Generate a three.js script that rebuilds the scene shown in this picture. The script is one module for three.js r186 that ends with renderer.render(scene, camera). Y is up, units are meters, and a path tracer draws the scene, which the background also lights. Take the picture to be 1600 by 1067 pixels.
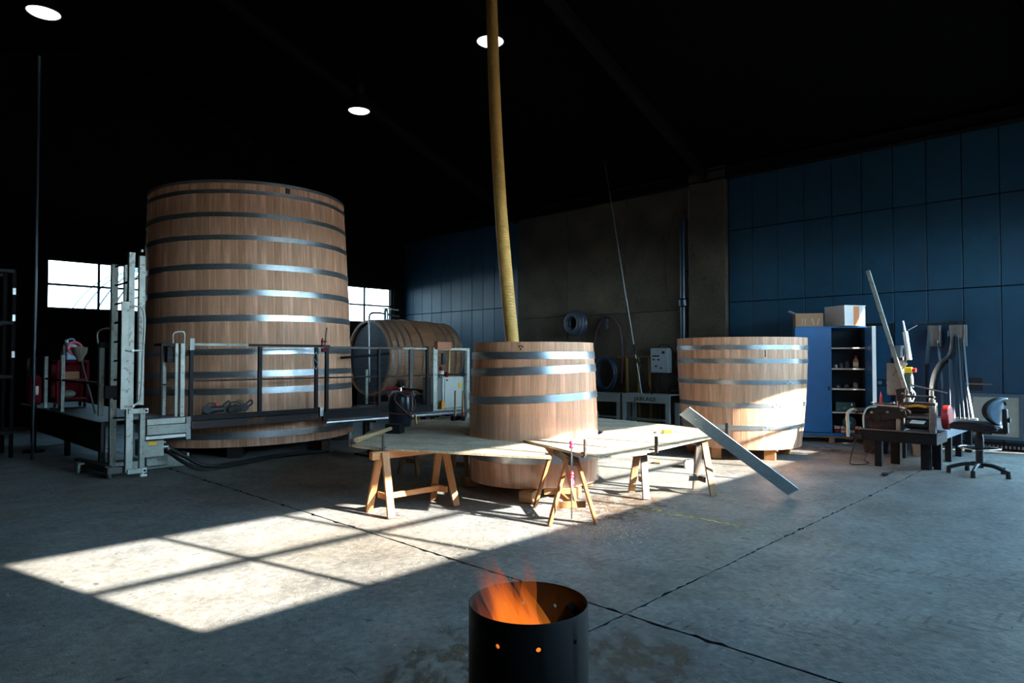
import * as THREE from 'three';
import { RoundedBoxGeometry } from 'three/addons/geometries/RoundedBoxGeometry.js';
import { mergeGeometries, toCreasedNormals } from 'three/addons/utils/BufferGeometryUtils.js';
import { Brush, Evaluator, SUBTRACTION } from 'three-bvh-csg';

// ------------------------------------------------------------------ camera, sky, sun, exposure
// The hall is laid out on two axes: a runs along the window wall (+x), b runs away from the street side (-z).
const V = (a, h, b) => new THREE.Vector3(a, h, -b);
const scene = new THREE.Scene();
const TURN = THREE.MathUtils.degToRad(44), PITCH = THREE.MathUtils.degToRad(1.4);
const camera = new THREE.PerspectiveCamera(2 * Math.atan(533.5 / 1040) * 180 / Math.PI, 1600 / 1067, 0.05, 200);
camera.position.copy(V(0, 1.5, 0));
camera.lookAt(V(Math.cos(TURN) * 10, 1.5 + Math.tan(PITCH) * 10, Math.sin(TURN) * 10));
const renderer = new THREE.WebGLRenderer({ antialias: true });
renderer.toneMapping = THREE.LinearToneMapping;
renderer.toneMappingExposure = 1.12;
renderer.shadowMap.enabled = true;
renderer.shadowMap.type = THREE.PCFSoftShadowMap;

const SKY = 5.6;
const SUN = V(0.235, 0.46, -1);                 // towards the sun
{ // hazy winter sky: pale at the horizon, bluer overhead, brighter round the sun
  const W = 512, H = 256, d = new Float32Array(W * H * 4), s = SUN.clone().normalize();
  for (let j = 0; j < H; j++) for (let i = 0; i < W; i++) {
    const el = ((j + 0.5) / H - 0.5) * Math.PI, az = ((i + 0.5) / W - 0.5) * 2 * Math.PI, y = Math.max(0, Math.sin(el));
    const g = Math.acos(Math.max(-1, Math.min(1, Math.cos(el) * Math.cos(az) * s.x + Math.sin(el) * s.y + Math.cos(el) * Math.sin(az) * s.z)));
    const up = 1 - Math.exp(-3.2 * y), grade = 0.45 + 0.55 * Math.exp(-2.2 * y), halo = 13 * Math.exp(-1.7 * g) + 0.45 * Math.cos(g) ** 2;
    const zen = [0.27, 0.64, 1.0], hor = [0.70, 0.92, 1.0], hal = [0.62, 0.86, 1.0];
    for (let c = 0; c < 3; c++) d[(j * W + i) * 4 + c] = SKY * grade * ((hor[c] + (zen[c] - hor[c]) * up) + halo * (hal[c] + (zen[c] - hal[c]) * up * 0.8));
    d[(j * W + i) * 4 + 3] = 1;
  }
  const t = new THREE.DataTexture(d, W, H, THREE.RGBAFormat, THREE.FloatType); t.mapping = THREE.EquirectangularReflectionMapping; t.magFilter = t.minFilter = THREE.LinearFilter; t.needsUpdate = true;
  scene.background = t;
}
const sun = new THREE.DirectionalLight(new THREE.Color(1, 0.9, 0.77), 39);
sun.position.copy(V(6, 2, 6).add(SUN.clone().multiplyScalar(30)));
sun.target.position.copy(V(6, 2, 6));
sun.castShadow = true;
sun.shadow.mapSize.set(4096, 4096);
Object.assign(sun.shadow.camera, { left: -16, right: 16, top: 16, bottom: -16, near: 1, far: 80 });
sun.shadow.radius = 1;
scene.add(sun, sun.target);

// ------------------------------------------------------------------ helpers
let seed = 7;
const rnd = () => { seed = (seed * 16807) % 2147483647; return (seed - 1) / 2147483646; };
const rr = (a, b) => a + (b - a) * rnd();
const names = {};
const numbered = (n) => { const k = names[n] = (names[n] ?? -1) + 1; return k ? n + '_' + String(k).padStart(3, '0') : n; };
const origin = new WeakMap(), counts = new WeakMap();
const sh = (o) => { o.castShadow = o.receiveShadow = true; return o; };
function tag(o, label, category, group) { o.userData.label = label; o.userData.category = category; if (group) o.userData.group = group; return o; }
function thing(name, label, category, p = V(0, 0, 0), turn = 0, group) {
  const o = new THREE.Group(); o.name = numbered(name); o.position.copy(p); o.rotation.y = turn; scene.add(o);
  return tag(o, label, category, group);
}
// a thing whose parts are written in hall coordinates
function thingAt(name, label, category, p, group) { const o = thing(name, label, category, p, 0, group); origin.set(o, p.clone()); return o; }
function struct(name, parent = scene) { const o = new THREE.Group(); o.name = name; if (parent === scene) o.userData.kind = 'structure'; parent.add(o); return o; }
const flat = (g) => g.index ? g.toNonIndexed() : g;
function prep(g) {
  g = flat(g);
  for (const k of Object.keys(g.attributes)) if (!['position', 'normal', 'uv'].includes(k)) g.deleteAttribute(k);
  g.morphAttributes = {}; return g;
}
function merge(geos) { geos = [geos].flat(3).map(prep); return geos.length === 1 ? geos[0] : mergeGeometries(geos); }
function M(name, geos, mat, parent = scene) {
  const g = merge(geos);
  let p = parent, off;
  const o = new THREE.Mesh(g, mat);
  if (p !== scene) { off = origin.get(p); if (off) g.translate(-off.x, -off.y, -off.z); }
  if (origin.has(p)) origin.set(o, origin.get(p));
  o.name = p === scene ? numbered(name) : name;
  if (p !== scene) { let used = counts.get(p); if (!used) counts.set(p, used = {}); const k = used[name] = (used[name] ?? -1) + 1; if (k) o.name = name + '_' + String(k).padStart(3, '0'); }
  p.add(o); return sh(o);
}
function part(name, mesh, parent) { const k = parent.children.filter((c) => c.name === name || c.name.startsWith(name + '_')).length; mesh.name = k ? name + '_' + String(k).padStart(3, '0') : name; parent.add(mesh); return sh(mesh); }
// uv in metres, v along the longest side
function boxUV(g, w, h, d) {
  const p = g.attributes.position, n = g.attributes.normal, uv = new Float32Array(p.count * 2), L = Math.max(w, h, d), ou = rnd() * 3, ov = rnd() * 3;
  const ax = L === w ? 0 : L === h ? 1 : 2;
  for (let i = 0; i < p.count; i++) {
    const q = [p.getX(i), p.getY(i), p.getZ(i)], m = [Math.abs(n.getX(i)), Math.abs(n.getY(i)), Math.abs(n.getZ(i))];
    const dom = m[0] >= m[1] && m[0] >= m[2] ? 0 : m[1] >= m[2] ? 1 : 2;
    let [x, y] = [0, 1, 2].filter((k) => k !== dom);
    if (x === ax) [x, y] = [y, x];
    uv[i * 2] = q[x] + ou; uv[i * 2 + 1] = q[y] + ov;
  }
  g.setAttribute('uv', new THREE.BufferAttribute(uv, 2)); return g;
}
function box(w, h, d, p, rot, r = 0.004) {
  r = Math.min(r, w / 2.2, h / 2.2, d / 2.2);
  const g = r > 0.0005 ? flat(new RoundedBoxGeometry(w, h, d, 1, r)) : flat(new THREE.BoxGeometry(w, h, d));
  boxUV(g, w, h, d);
  if (rot) g.applyMatrix4(new THREE.Matrix4().makeRotationFromEuler(new THREE.Euler(...rot)));
  if (p) g.translate(p.x, p.y, p.z); return g;
}
const P3 = (x, y, z) => new THREE.Vector3(x, y, z);
// box by hall ranges
function slabBox(a0, a1, h0, h1, b0, b1, r = 0.004) { return box(a1 - a0, h1 - h0, b1 - b0, V((a0 + a1) / 2, (h0 + h1) / 2, (b0 + b1) / 2), null, r); }
// straight bar of w x d section between two points; side is roughly the direction of w
function bar(p, q, w, d, side = P3(0, 1, 0), r = 0.003) {
  const y = q.clone().sub(p), L = y.length(); y.normalize();
  let x = side.clone().sub(y.clone().multiplyScalar(side.dot(y)));
  if (x.lengthSq() < 1e-6) x = Math.abs(y.x) < 0.9 ? P3(1, 0, 0).sub(y.clone().multiplyScalar(y.x)) : P3(0, 0, 1);
  x.normalize(); const z = x.clone().cross(y);
  const g = box(w, L, d, null, null, r);
  g.applyMatrix4(new THREE.Matrix4().makeBasis(x, y, z).setPosition(p.clone().add(q).multiplyScalar(0.5)));
  return g;
}
function cyl(p, q, r0, r1 = r0, n = 20, open = false) {
  const y = q.clone().sub(p), L = y.length(); const g = new THREE.CylinderGeometry(r1, r0, L, n, 1, open);
  const uv = g.attributes.uv; for (let i = 0; i < uv.count; i++) uv.setXY(i, uv.getX(i) * 6.28 * r0, uv.getY(i) * L);
  g.applyQuaternion(new THREE.Quaternion().setFromUnitVectors(P3(0, 1, 0), y.normalize()));
  const c = p.clone().add(q).multiplyScalar(0.5); return g.translate(c.x, c.y, c.z);
}
function tube(pts, r, closed = false, seg = pts.length * 8, rs = 8) {
  return new THREE.TubeGeometry(new THREE.CatmullRomCurve3(pts, closed, 'centripetal'), seg, r, rs, closed);
}
function lathe(pts, n = 32, crease = 0.6) { return toCreasedNormals(new THREE.LatheGeometry(pts.map(([x, y]) => new THREE.Vector2(x, y)), n), crease); }
function ball(p, r, n = 12, s) { const g = new THREE.SphereGeometry(r, n, Math.max(6, n >> 1)); if (s) g.scale(...s); return g.translate(p.x, p.y, p.z); }
function ring(p, R, r, axis = P3(0, 1, 0), n = 32) { const g = new THREE.TorusGeometry(R, r, 8, n); g.applyQuaternion(new THREE.Quaternion().setFromUnitVectors(P3(0, 0, 1), axis.clone().normalize())); return g.translate(p.x, p.y, p.z); }
// plan outline [[a, b], ...] made into a plate of given thickness with its top at h
function plate(pts, top, thick, bevel = 0.002) {
  const s = new THREE.Shape(pts.map(([a, b]) => new THREE.Vector2(a, b)));
  const g = new THREE.ExtrudeGeometry(s, { depth: thick - 2 * bevel, bevelEnabled: bevel > 0, bevelSize: bevel, bevelThickness: bevel, bevelOffset: -bevel, bevelSegments: 1 });
  g.rotateX(-Math.PI / 2); return toCreasedNormals(g.translate(0, top - thick + bevel, 0), 0.6);
}

// ------------------------------------------------------------------ noise and textures
function makeNoise(sd) {
  const N = 256, t = new Float32Array(N * N); let s = sd * 7919 + 13;
  for (let i = 0; i < t.length; i++) { s = (s * 16807) % 2147483647; t[i] = s / 2147483647; }
  return (x, y, px, py) => {   // periodic in px, py
    let ix = Math.floor(x), iy = Math.floor(y); let fx = x - ix, fy = y - iy;
    fx = fx * fx * (3 - 2 * fx); fy = fy * fy * (3 - 2 * fy);
    const X0 = ((ix % px) + px) % px, X1 = (X0 + 1) % px, Y0 = ((iy % py) + py) % py, Y1 = (Y0 + 1) % py;
    const g = (X, Y) => t[(Y & 255) * N + (X & 255)];
    return (g(X0, Y0) * (1 - fx) + g(X1, Y0) * fx) * (1 - fy) + (g(X0, Y1) * (1 - fx) + g(X1, Y1) * fx) * fy;
  };
}
const n1 = makeNoise(1), n2 = makeNoise(2), n3 = makeNoise(3);
const fbm = (n, u, v, f, oct, fy = f) => { let s = 0, a = 0.5, t = 0; for (let o = 0; o < oct; o++) { s += a * n(u * f, v * fy, f, fy); t += a; a *= 0.5; f *= 2; fy *= 2; } return s / t; };
function tex(w, h, fn, srgb = true, rep = [1, 1]) {
  const d = new Uint8Array(w * h * 4);
  for (let y = 0; y < h; y++) for (let x = 0; x < w; x++) {
    const c = fn((x + 0.5) / w, (y + 0.5) / h), i = (y * w + x) * 4;
    if (typeof c === 'number') d[i] = d[i + 1] = d[i + 2] = Math.max(0, Math.min(255, c * 255)); else for (let k = 0; k < 3; k++) d[i + k] = Math.max(0, Math.min(255, c[k] * 255));
    d[i + 3] = 255;
  }
  const t = new THREE.DataTexture(d, w, h); t.wrapS = t.wrapT = THREE.RepeatWrapping; t.magFilter = THREE.LinearFilter; t.minFilter = THREE.LinearMipmapLinearFilter; t.generateMipmaps = true;
  if (srgb) t.colorSpace = THREE.SRGBColorSpace; t.repeat.set(...rep); t.needsUpdate = true; return t;
}
function again(t, u, v = u) { const c = t.clone(); c.repeat.set(u, v); c.needsUpdate = true; return c; }
const sm = (x, a, b) => { const t = Math.max(0, Math.min(1, (x - a) / (b - a))); return t * t * (3 - 2 * t); };
// oak: u across the grain (1 m), v along it (1 m)
const oakMap = tex(1024, 512, (u, v) => {
  const w = n2(u * 3, v * 3, 3, 3) * 0.02;
  const a = fbm(n1, u + w, v, 24, 4, 2), b = n2(u * 200, v * 6, 200, 6), c = n3(u * 90, v * 3, 90, 3);
  const p = n3(u * 256, v * 30, 256, 30) > 0.86 ? 0.09 : 0;
  const k = 0.74 + 0.26 * a + 0.09 * (b - 0.5) + 0.10 * (c - 0.5) - p;
  return [k, k * (0.985 - 0.03 * a), k * (0.96 - 0.05 * (1 - a))];
});
const oakBump = tex(512, 512, (u, v) => 0.5 + 0.35 * (n2(u * 200, v * 6, 200, 6) - 0.5) + 0.3 * (n1(u * 90, v * 3, 90, 3) - 0.5), false);
// concrete floor, 6 m tile
const concreteMap = tex(2048, 2048, (u, v) => {
  const big = fbm(n1, u, v, 4, 5), mid = fbm(n2, u, v, 24, 4), fine = n3(u * 190, v * 190, 190, 190), fin2 = n1(u * 250, v * 250, 250, 250);
  let k = 0.60 + 0.28 * (big - 0.5) + 0.16 * (mid - 0.5) + 0.10 * (fine - 0.5) + 0.08 * (fin2 - 0.5);
  const spot = sm(n2(u * 120 + 3.3, v * 120, 120, 120), 0.93, 0.985); k -= 0.22 * spot;
  const scratch = sm(fbm(n3, u + 0.04 * big, v, 6, 3, 90), 0.66, 0.72) * sm(big, 0.42, 0.6); k -= 0.035 * scratch;
  const pale = sm(n3(u * 100 + 9, v * 100 + 5, 100, 100), 0.965, 0.99); k += 0.2 * pale;
  const warm = fbm(n2, u + 0.3, v + 0.2, 5, 3) - 0.5;
  return [k * (1 + 0.10 * warm), k, k * (0.985 - 0.12 * warm)];
}, true, [1 / 6, 1 / 6]);
const concreteBump = tex(1024, 1024, (u, v) => 0.5 + 0.4 * (fbm(n2, u, v, 30, 3) - 0.5) + 0.35 * (n3(u * 220, v * 220, 220, 220) - 0.5) - 0.4 * sm(n1(u * 128, v * 128, 128, 128), 0.9, 0.97), false, [1 / 2, 1 / 2]);
const concreteRough = tex(512, 512, (u, v) => 0.62 + 0.34 * (fbm(n1, u, v, 8, 4) - 0.5) + 0.12 * (n2(u * 90, v * 90, 90, 90) - 0.5), false, [1 / 3, 1 / 3]);
// chipboard: small flakes
const chipMap = tex(512, 512, (u, v) => { const a = n1(u * 120, v * 200, 120, 200), b = n2(u * 220, v * 100, 220, 100), c = fbm(n3, u, v, 6, 3); const k = 0.80 + 0.22 * (a - 0.5) + 0.2 * (b - 0.5) + 0.25 * (c - 0.5); return [k, k * 0.97, k * 0.92]; });
const steelRough = tex(512, 512, (u, v) => 0.28 + 0.08 * (fbm(n1, u, v, 8, 4) - 0.35) + 0.10 * n2(u * 4, v * 220, 4, 220), false);
const steelMap = tex(512, 512, (u, v) => { const k = 0.82 + 0.10 * (fbm(n2, u, v, 14, 3) - 0.5) + 0.12 * (n3(u * 5, v * 200, 5, 200) - 0.5); return [k, k, k]; });
// painted sheet metal with scuffs
const paintMap = tex(1024, 1024, (u, v) => {
  let k = 0.84 + 0.16 * (fbm(n1, u, v, 5, 4) - 0.5) + 0.05 * (n2(u * 160, v * 160, 160, 160) - 0.5);
  const s = sm(n3(u * 240, v * 5, 240, 5), 0.955, 0.99) * sm(fbm(n2, u, v, 7, 3), 0.5, 0.66);
  const d = sm(n1(u * 90 + 4, v * 90, 90, 90), 0.965, 0.99) * sm(fbm(n3, u, v, 5, 2), 0.5, 0.65);
  const w = 0.5 * s + 0.6 * d; return [k + w * 0.9, k + w * 0.5, k + w * 0.25];
});
// chipped, dirty machine paint
const wornMap = tex(512, 512, (u, v) => { const k = 0.88 + 0.2 * (fbm(n2, u, v, 7, 4) - 0.5); const c = sm(fbm(n3, u, v, 22, 4), 0.66, 0.78); return [k * (1 - 0.22 * c), k * (1 - 0.25 * c), k * (1 - 0.28 * c)]; });
const rustMap = tex(512, 512, (u, v) => { const c = sm(fbm(n1, u, v, 9, 4), 0.48, 0.66), k = 0.6 + 0.5 * n2(u * 120, v * 120, 120, 120); return [k * (0.5 + 0.5 * c), k * (0.48 + 0.2 * c), k * (0.5 + 0.02 * c)]; });
const wallMap = tex(1024, 1024, (u, v) => { const k = 0.72 + 0.35 * (fbm(n3, u, v, 5, 5) - 0.5) + 0.12 * (n1(u * 150, v * 150, 150, 150) - 0.5) - 0.15 * sm(n2(u * 40, v * 40, 40, 40), 0.9, 0.96); return [k, k * 0.96, k * 0.88]; }, true, [1 / 3, 1 / 3]);

const lin = (r, g, b) => new THREE.Color().setRGB(r, g, b);
const std = (c, o = {}) => new THREE.MeshStandardMaterial({ color: c, roughness: 0.6, ...o });
const oakTones = [[0.79, 0.44, 0.285], [0.77, 0.42, 0.265], [0.83, 0.475, 0.315], [0.71, 0.385, 0.24], [0.80, 0.46, 0.305]];
const oak = oakTones.map(([r, g, b]) => std(lin(r, g, b), { map: oakMap, bumpMap: oakBump, bumpScale: 0.0012, roughness: 0.62 }));
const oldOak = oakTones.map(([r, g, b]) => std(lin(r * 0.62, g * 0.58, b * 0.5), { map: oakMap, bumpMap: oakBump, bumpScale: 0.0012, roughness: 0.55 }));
const mat = {
  floor: std(lin(0.66, 0.655, 0.63), { map: concreteMap, bumpMap: concreteBump, bumpScale: 0.004, roughnessMap: concreteRough, roughness: 1 }),
  under: std(lin(0.02, 0.019, 0.018), { roughness: 0.95 }),
  dark: new THREE.MeshPhysicalMaterial({ color: lin(0.004, 0.004, 0.0045), roughness: 1, specularIntensity: 0.1 }),
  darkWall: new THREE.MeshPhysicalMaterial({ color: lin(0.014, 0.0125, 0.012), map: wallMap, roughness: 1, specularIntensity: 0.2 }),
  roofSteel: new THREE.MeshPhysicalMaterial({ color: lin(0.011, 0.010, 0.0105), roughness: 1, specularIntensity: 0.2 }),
  concrete: std(lin(0.18, 0.152, 0.122), { map: wallMap, bumpMap: concreteBump, bumpScale: 0.004, roughness: 0.9 }),
  concrete2: std(lin(0.155, 0.133, 0.11), { map: wallMap, bumpMap: concreteBump, bumpScale: 0.004, roughness: 0.9 }),
  blue: std(lin(0.012, 0.085, 0.155), { map: paintMap, roughness: 0.5 }),
  blue2: std(lin(0.011, 0.079, 0.146), { map: again(paintMap, 0.7, 0.9), roughness: 0.53 }),
  cabinet: std(lin(0.006, 0.15, 0.42), { map: again(paintMap, 0.5, 0.5), roughness: 0.4 }),
  galv: std(lin(0.60, 0.66, 0.70), { map: again(steelMap, 2, 2), metalness: 0.85, roughness: 1, roughnessMap: again(steelRough, 2, 2) }),
  bandBlue: std(lin(0.50, 0.62, 0.68), { map: again(steelMap, 2, 2), metalness: 0.4, roughness: 0.42 }),
  steel: std(lin(0.52, 0.53, 0.54), { map: steelMap, metalness: 1, roughness: 1, roughnessMap: steelRough }),
  chrome: std(lin(0.8, 0.8, 0.8), { metalness: 1, roughness: 0.15 }),
  blackSteel: new THREE.MeshPhysicalMaterial({ color: lin(0.013, 0.013, 0.0145), map: wornMap, roughness: 0.6, specularIntensity: 0.45 }),
  dirtySteel: std(lin(0.085, 0.08, 0.075), { map: wornMap, roughness: 0.55, metalness: 0.3 }),
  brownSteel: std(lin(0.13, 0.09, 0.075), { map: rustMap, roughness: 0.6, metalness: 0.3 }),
  cream: std(lin(0.56, 0.60, 0.53), { map: wornMap, roughness: 0.5 }),
  cream2: std(lin(0.42, 0.46, 0.40), { map: again(wornMap, 2, 2), roughness: 0.5 }),
  greyPaint: std(lin(0.40, 0.44, 0.42), { map: again(wornMap, 0.4, 0.4), roughness: 0.5 }),
  white: std(lin(0.7, 0.7, 0.67), { roughness: 0.5 }),
  rubber: std(lin(0.012, 0.012, 0.013), { roughness: 0.6 }),
  plastic: std(lin(0.018, 0.019, 0.022), { roughness: 0.45 }),
  red: std(lin(0.42, 0.02, 0.02), { roughness: 0.4 }),
  darkRed: new THREE.MeshPhysicalMaterial({ color: lin(0.13, 0.008, 0.014), roughness: 0.8, specularIntensity: 0.3 }),
  pink: std(lin(0.75, 0.05, 0.14), { roughness: 0.4 }),
  orange: std(lin(0.80, 0.30, 0.02), { roughness: 0.45 }),
  yellow: std(lin(0.75, 0.50, 0.02), { roughness: 0.4 }),
  brass: std(lin(0.7, 0.5, 0.2), { metalness: 1, roughness: 0.3 }),
  hoseRed: std(lin(0.20, 0.045, 0.03), { roughness: 0.5 }),
  purple: std(lin(0.10, 0.03, 0.07), { roughness: 0.5 }),
  canister: std(lin(0.012, 0.022, 0.035), { roughness: 0.28 }),
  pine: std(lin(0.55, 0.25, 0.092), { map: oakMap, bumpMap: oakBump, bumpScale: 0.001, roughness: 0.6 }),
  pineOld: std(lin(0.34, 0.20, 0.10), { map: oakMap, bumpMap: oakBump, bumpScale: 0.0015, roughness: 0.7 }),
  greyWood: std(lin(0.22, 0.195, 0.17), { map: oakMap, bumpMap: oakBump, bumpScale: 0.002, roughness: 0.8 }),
  ash: std(lin(0.62, 0.42, 0.22), { map: oakMap, roughness: 0.5 }),
  chip: std(lin(0.72, 0.64, 0.52), { map: chipMap, roughness: 0.75 }),
  chip2: std(lin(0.75, 0.68, 0.56), { map: again(chipMap, 0.9, 1.1), roughness: 0.75 }),
  card: std(lin(0.36, 0.19, 0.10), { roughness: 0.8 }),
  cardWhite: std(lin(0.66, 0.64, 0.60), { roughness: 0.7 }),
  cardOrange: std(lin(0.60, 0.20, 0.07), { roughness: 0.7 }),
  hose: std(lin(0.60, 0.325, 0.085), { roughness: 0.45 }),
  glass: new THREE.MeshPhysicalMaterial({ color: 0xffffff, transmission: 1, thickness: 0, roughness: 0, ior: 1.45 }),
  film: new THREE.MeshPhysicalMaterial({ color: 0xffffff, transmission: 0.96, thickness: 0, roughness: 0.05, ior: 1.5 }),
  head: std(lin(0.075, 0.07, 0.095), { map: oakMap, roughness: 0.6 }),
  brazier: std(lin(0.022, 0.018, 0.019), { map: rustMap, roughness: 0.65, metalness: 0.2 }),
};

// ------------------------------------------------------------------ the setting
const A0 = -4.15, A1 = 13.35, B0 = -1.9, B1 = 17.84;
{ // ground outside
  const g = new THREE.Mesh(new THREE.BoxGeometry(140, 0.2, 140), std(lin(0.10, 0.098, 0.095), { map: again(concreteMap, 12, 12) }));
  g.name = 'ground_outside'; g.position.set(5, -0.5, -8); g.userData.kind = 'structure'; scene.add(sh(g));
}
{ // concrete floor: four slabs that meet in ragged saw joints
  const fl = struct('floor');
  M('floor_base', slabBox(A0 - 0.3, A1 + 0.3, -0.4, -0.09, B0 - 0.3, B1 + 0.3, 0), mat.under, fl);
  const JA = 3.29, JB = 2.26;
  const jag = () => (0.006 + 0.005 * rnd() + (rnd() > 0.82 ? 0.022 * rnd() : 0));
  const edge = (p, q, nx, ny, ragged) => {
    const L = Math.hypot(q[0] - p[0], q[1] - p[1]), n = ragged ? Math.ceil(L / 0.05) : 1, out = [];
    for (let i = 0; i < n; i++) { const t = (i + (i ? rr(-0.35, 0.35) : 0)) / n, j = ragged ? jag() * ragged : 0; out.push([p[0] + (q[0] - p[0]) * t + nx * j, p[1] + (q[1] - p[1]) * t + ny * j]); }
    return out;
  };
  for (const [a0, a1, ra0, ra1] of [[A0 - 0.3, JA, 0, 1], [JA, A1 + 0.3, 1, 0]]) for (const [b0, b1, rb0, rb1] of [[B0 - 0.3, JB, 0, 0.75], [JB, B1 + 0.3, 0.75, 0]]) {
    const o = [...edge([a0, b0], [a1, b0], 0, 1, rb0), ...edge([a1, b0], [a1, b1], -1, 0, ra1), ...edge([a1, b1], [a0, b1], 0, -1, rb1), ...edge([a0, b1], [a0, b0], 1, 0, ra0)];
    M('slab', plate(o, 0, 0.085, 0.0), mat.floor, fl);
  }
  M('joint_filler', slabBox(JA - 0.04, JA + 0.04, -0.06, -0.004, B0, B1, 0), mat.dark, fl); M('joint_filler', slabBox(A0, JA - 0.041, -0.06, -0.004, JB - 0.05, JB + 0.05, 0), mat.dark, fl); M('joint_filler', slabBox(JA + 0.041, A1, -0.06, -0.004, JB - 0.05, JB + 0.05, 0), mat.dark, fl);
  // worn yellow line, brown ash stain, tyre prints: thin coats on the slabs
  const coat = (w, h, fn) => { const t = tex(w, h, fn, false); t.wrapS = t.wrapT = THREE.ClampToEdgeWrapping; return t; };
  const patch = (name, ca, cb, w, d, turn, color, alpha, y = 0.0012) => {
    const g = new THREE.PlaneGeometry(w, d); g.rotateX(-Math.PI / 2); g.rotateY(turn); g.translate(ca, y, -cb);
    const m = M(name, g, std(color, { alphaMap: alpha, transparent: true, roughness: 0.8 }), fl); m.castShadow = false; return m;
  };
  patch('yellow_line', 5.70, 2.95, 2.3, 0.12, Math.PI / 2 - 0.03, lin(0.75, 0.58, 0.12), coat(512, 64, (u, v) => sm(fbm(n2, u, v, 40, 3, 6), 0.44, 0.66) * sm(v, 0.02, 0.2) * (1 - sm(v, 0.8, 0.98)) * sm(n1(u * 9, v, 9, 2), 0.2, 0.55) * 0.9));
  const blot = (k, f) => coat(512, 512, (u, v) => { const r = Math.hypot(u - 0.5, v - 0.5) * 2, e = r + 0.9 * (fbm(n1, u + k, v, 5, 5) - 0.5); return 0.8 * sm(1 - e, 0.15, 0.6) * sm(fbm(n3, u, v + k, f, 4), 0.25, 0.75) * (0.55 + 0.9 * n2(u * 110, v * 110, 110, 110) * n1(u * 47, v * 47, 47, 47) + 0.2 * n3(u * 200, v * 200, 200, 200)); });
  patch('brown_stain', 2.72, 1.72, 1.3, 0.8, 0.8, lin(0.17, 0.115, 0.068), blot(0.1, 14), 0.0010);
  patch('brown_stain', 1.95, 2.35, 1.5, 0.8, 0.8, lin(0.16, 0.112, 0.068), blot(0.37, 18), 0.0014);
  patch('brown_stain', 5.6, 4.0, 1.6, 1.3, 0.2, lin(0.13, 0.08, 0.045), blot(0.6, 20), 0.0016);
  patch('brown_stain', 11.2, 4.2, 1.6, 1.5, 0.2, lin(0.14, 0.085, 0.05), blot(0.8, 16), 0.0010);
  const tread = coat(1024, 128, (u, v) => { const s = ((u * 26 + (v < 0.5 ? v : 1 - v) * 2.4) % 1); return (s < 0.2 ? 1 : 0) * sm(fbm(n2, u, v, 20, 3, 5), 0.38, 0.6) * sm(v, 0.02, 0.12) * (1 - sm(v, 0.88, 0.98)) * 0.22; });
  patch('tyre_print', 4.35, 0.95, 3.6, 0.30, -0.75, lin(0.08, 0.085, 0.09), tread, 0.0018);
  patch('tyre_print', 4.9, 1.75, 3.2, 0.26, -0.95, lin(0.08, 0.085, 0.09), tread, 0.0020);
}
// walls with real thickness and openings
function wallPieces(u0, u1, H, holes, put) { // holes: [u0, u1, h0, h1], sorted along u
  let u = u0; const out = [];
  for (const [x0, x1, y0, y1] of holes) { if (x0 > u) out.push(put(u, x0, -0.4, H)); if (y0 > -0.3) out.push(put(x0, x1, -0.4, y0)); out.push(put(x0, x1, y1, H)); u = x1; }
  if (u1 > u) out.push(put(u, u1, -0.4, H)); return out;
}
const SILL = 2.6, HEAD = 3.76, TH = 0.3;
function windowStrip(name, a0, a1, n, b, inner) {
  const w = struct(name), P = (a1 - a0) / n, mid = (SILL + HEAD) / 2 - 0.01, f = 0.05;
  M('window_frame', [slabBox(a0, a1, SILL, SILL + f, b, b + f), slabBox(a0, a1, HEAD - f, HEAD, b, b + f), slabBox(a0, a0 + f, SILL, HEAD, b, b + f), slabBox(a1 - f, a1, SILL, HEAD, b, b + f)], mat.blackSteel, w);
  for (let i = 1; i < n; i++) M('mullion', slabBox(a0 + P * i - 0.025, a0 + P * i + 0.025, SILL + f, HEAD - f, b, b + 0.05), mat.blackSteel, w);
  for (let i = 0; i < n; i++) {
    const x0 = a0 + P * i + (i ? 0.025 : f), x1 = a0 + P * (i + 1) - (i < n - 1 ? 0.025 : f);
    M('transom', slabBox(x0, x1, mid - 0.025, mid + 0.025, b, b + 0.05), mat.blackSteel, w);
    for (const [y0, y1] of [[SILL + f, mid - 0.025], [mid + 0.025, HEAD - f]]) {
      const g = new THREE.PlaneGeometry(x1 - x0, y1 - y0); g.translate((x0 + x1) / 2, (y0 + y1) / 2, -(b + 0.025)); M('pane', g, mat.glass, w);
    }
  }
  M('sill_board', slabBox(a0 - 0.04, a1 + 0.04, SILL - 0.03, SILL, inner < 0 ? b - 0.14 : b - 0.02, inner < 0 ? b + 0.1 : b + 0.2), mat.dark, w);
}
const WH = 9.4;
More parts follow.
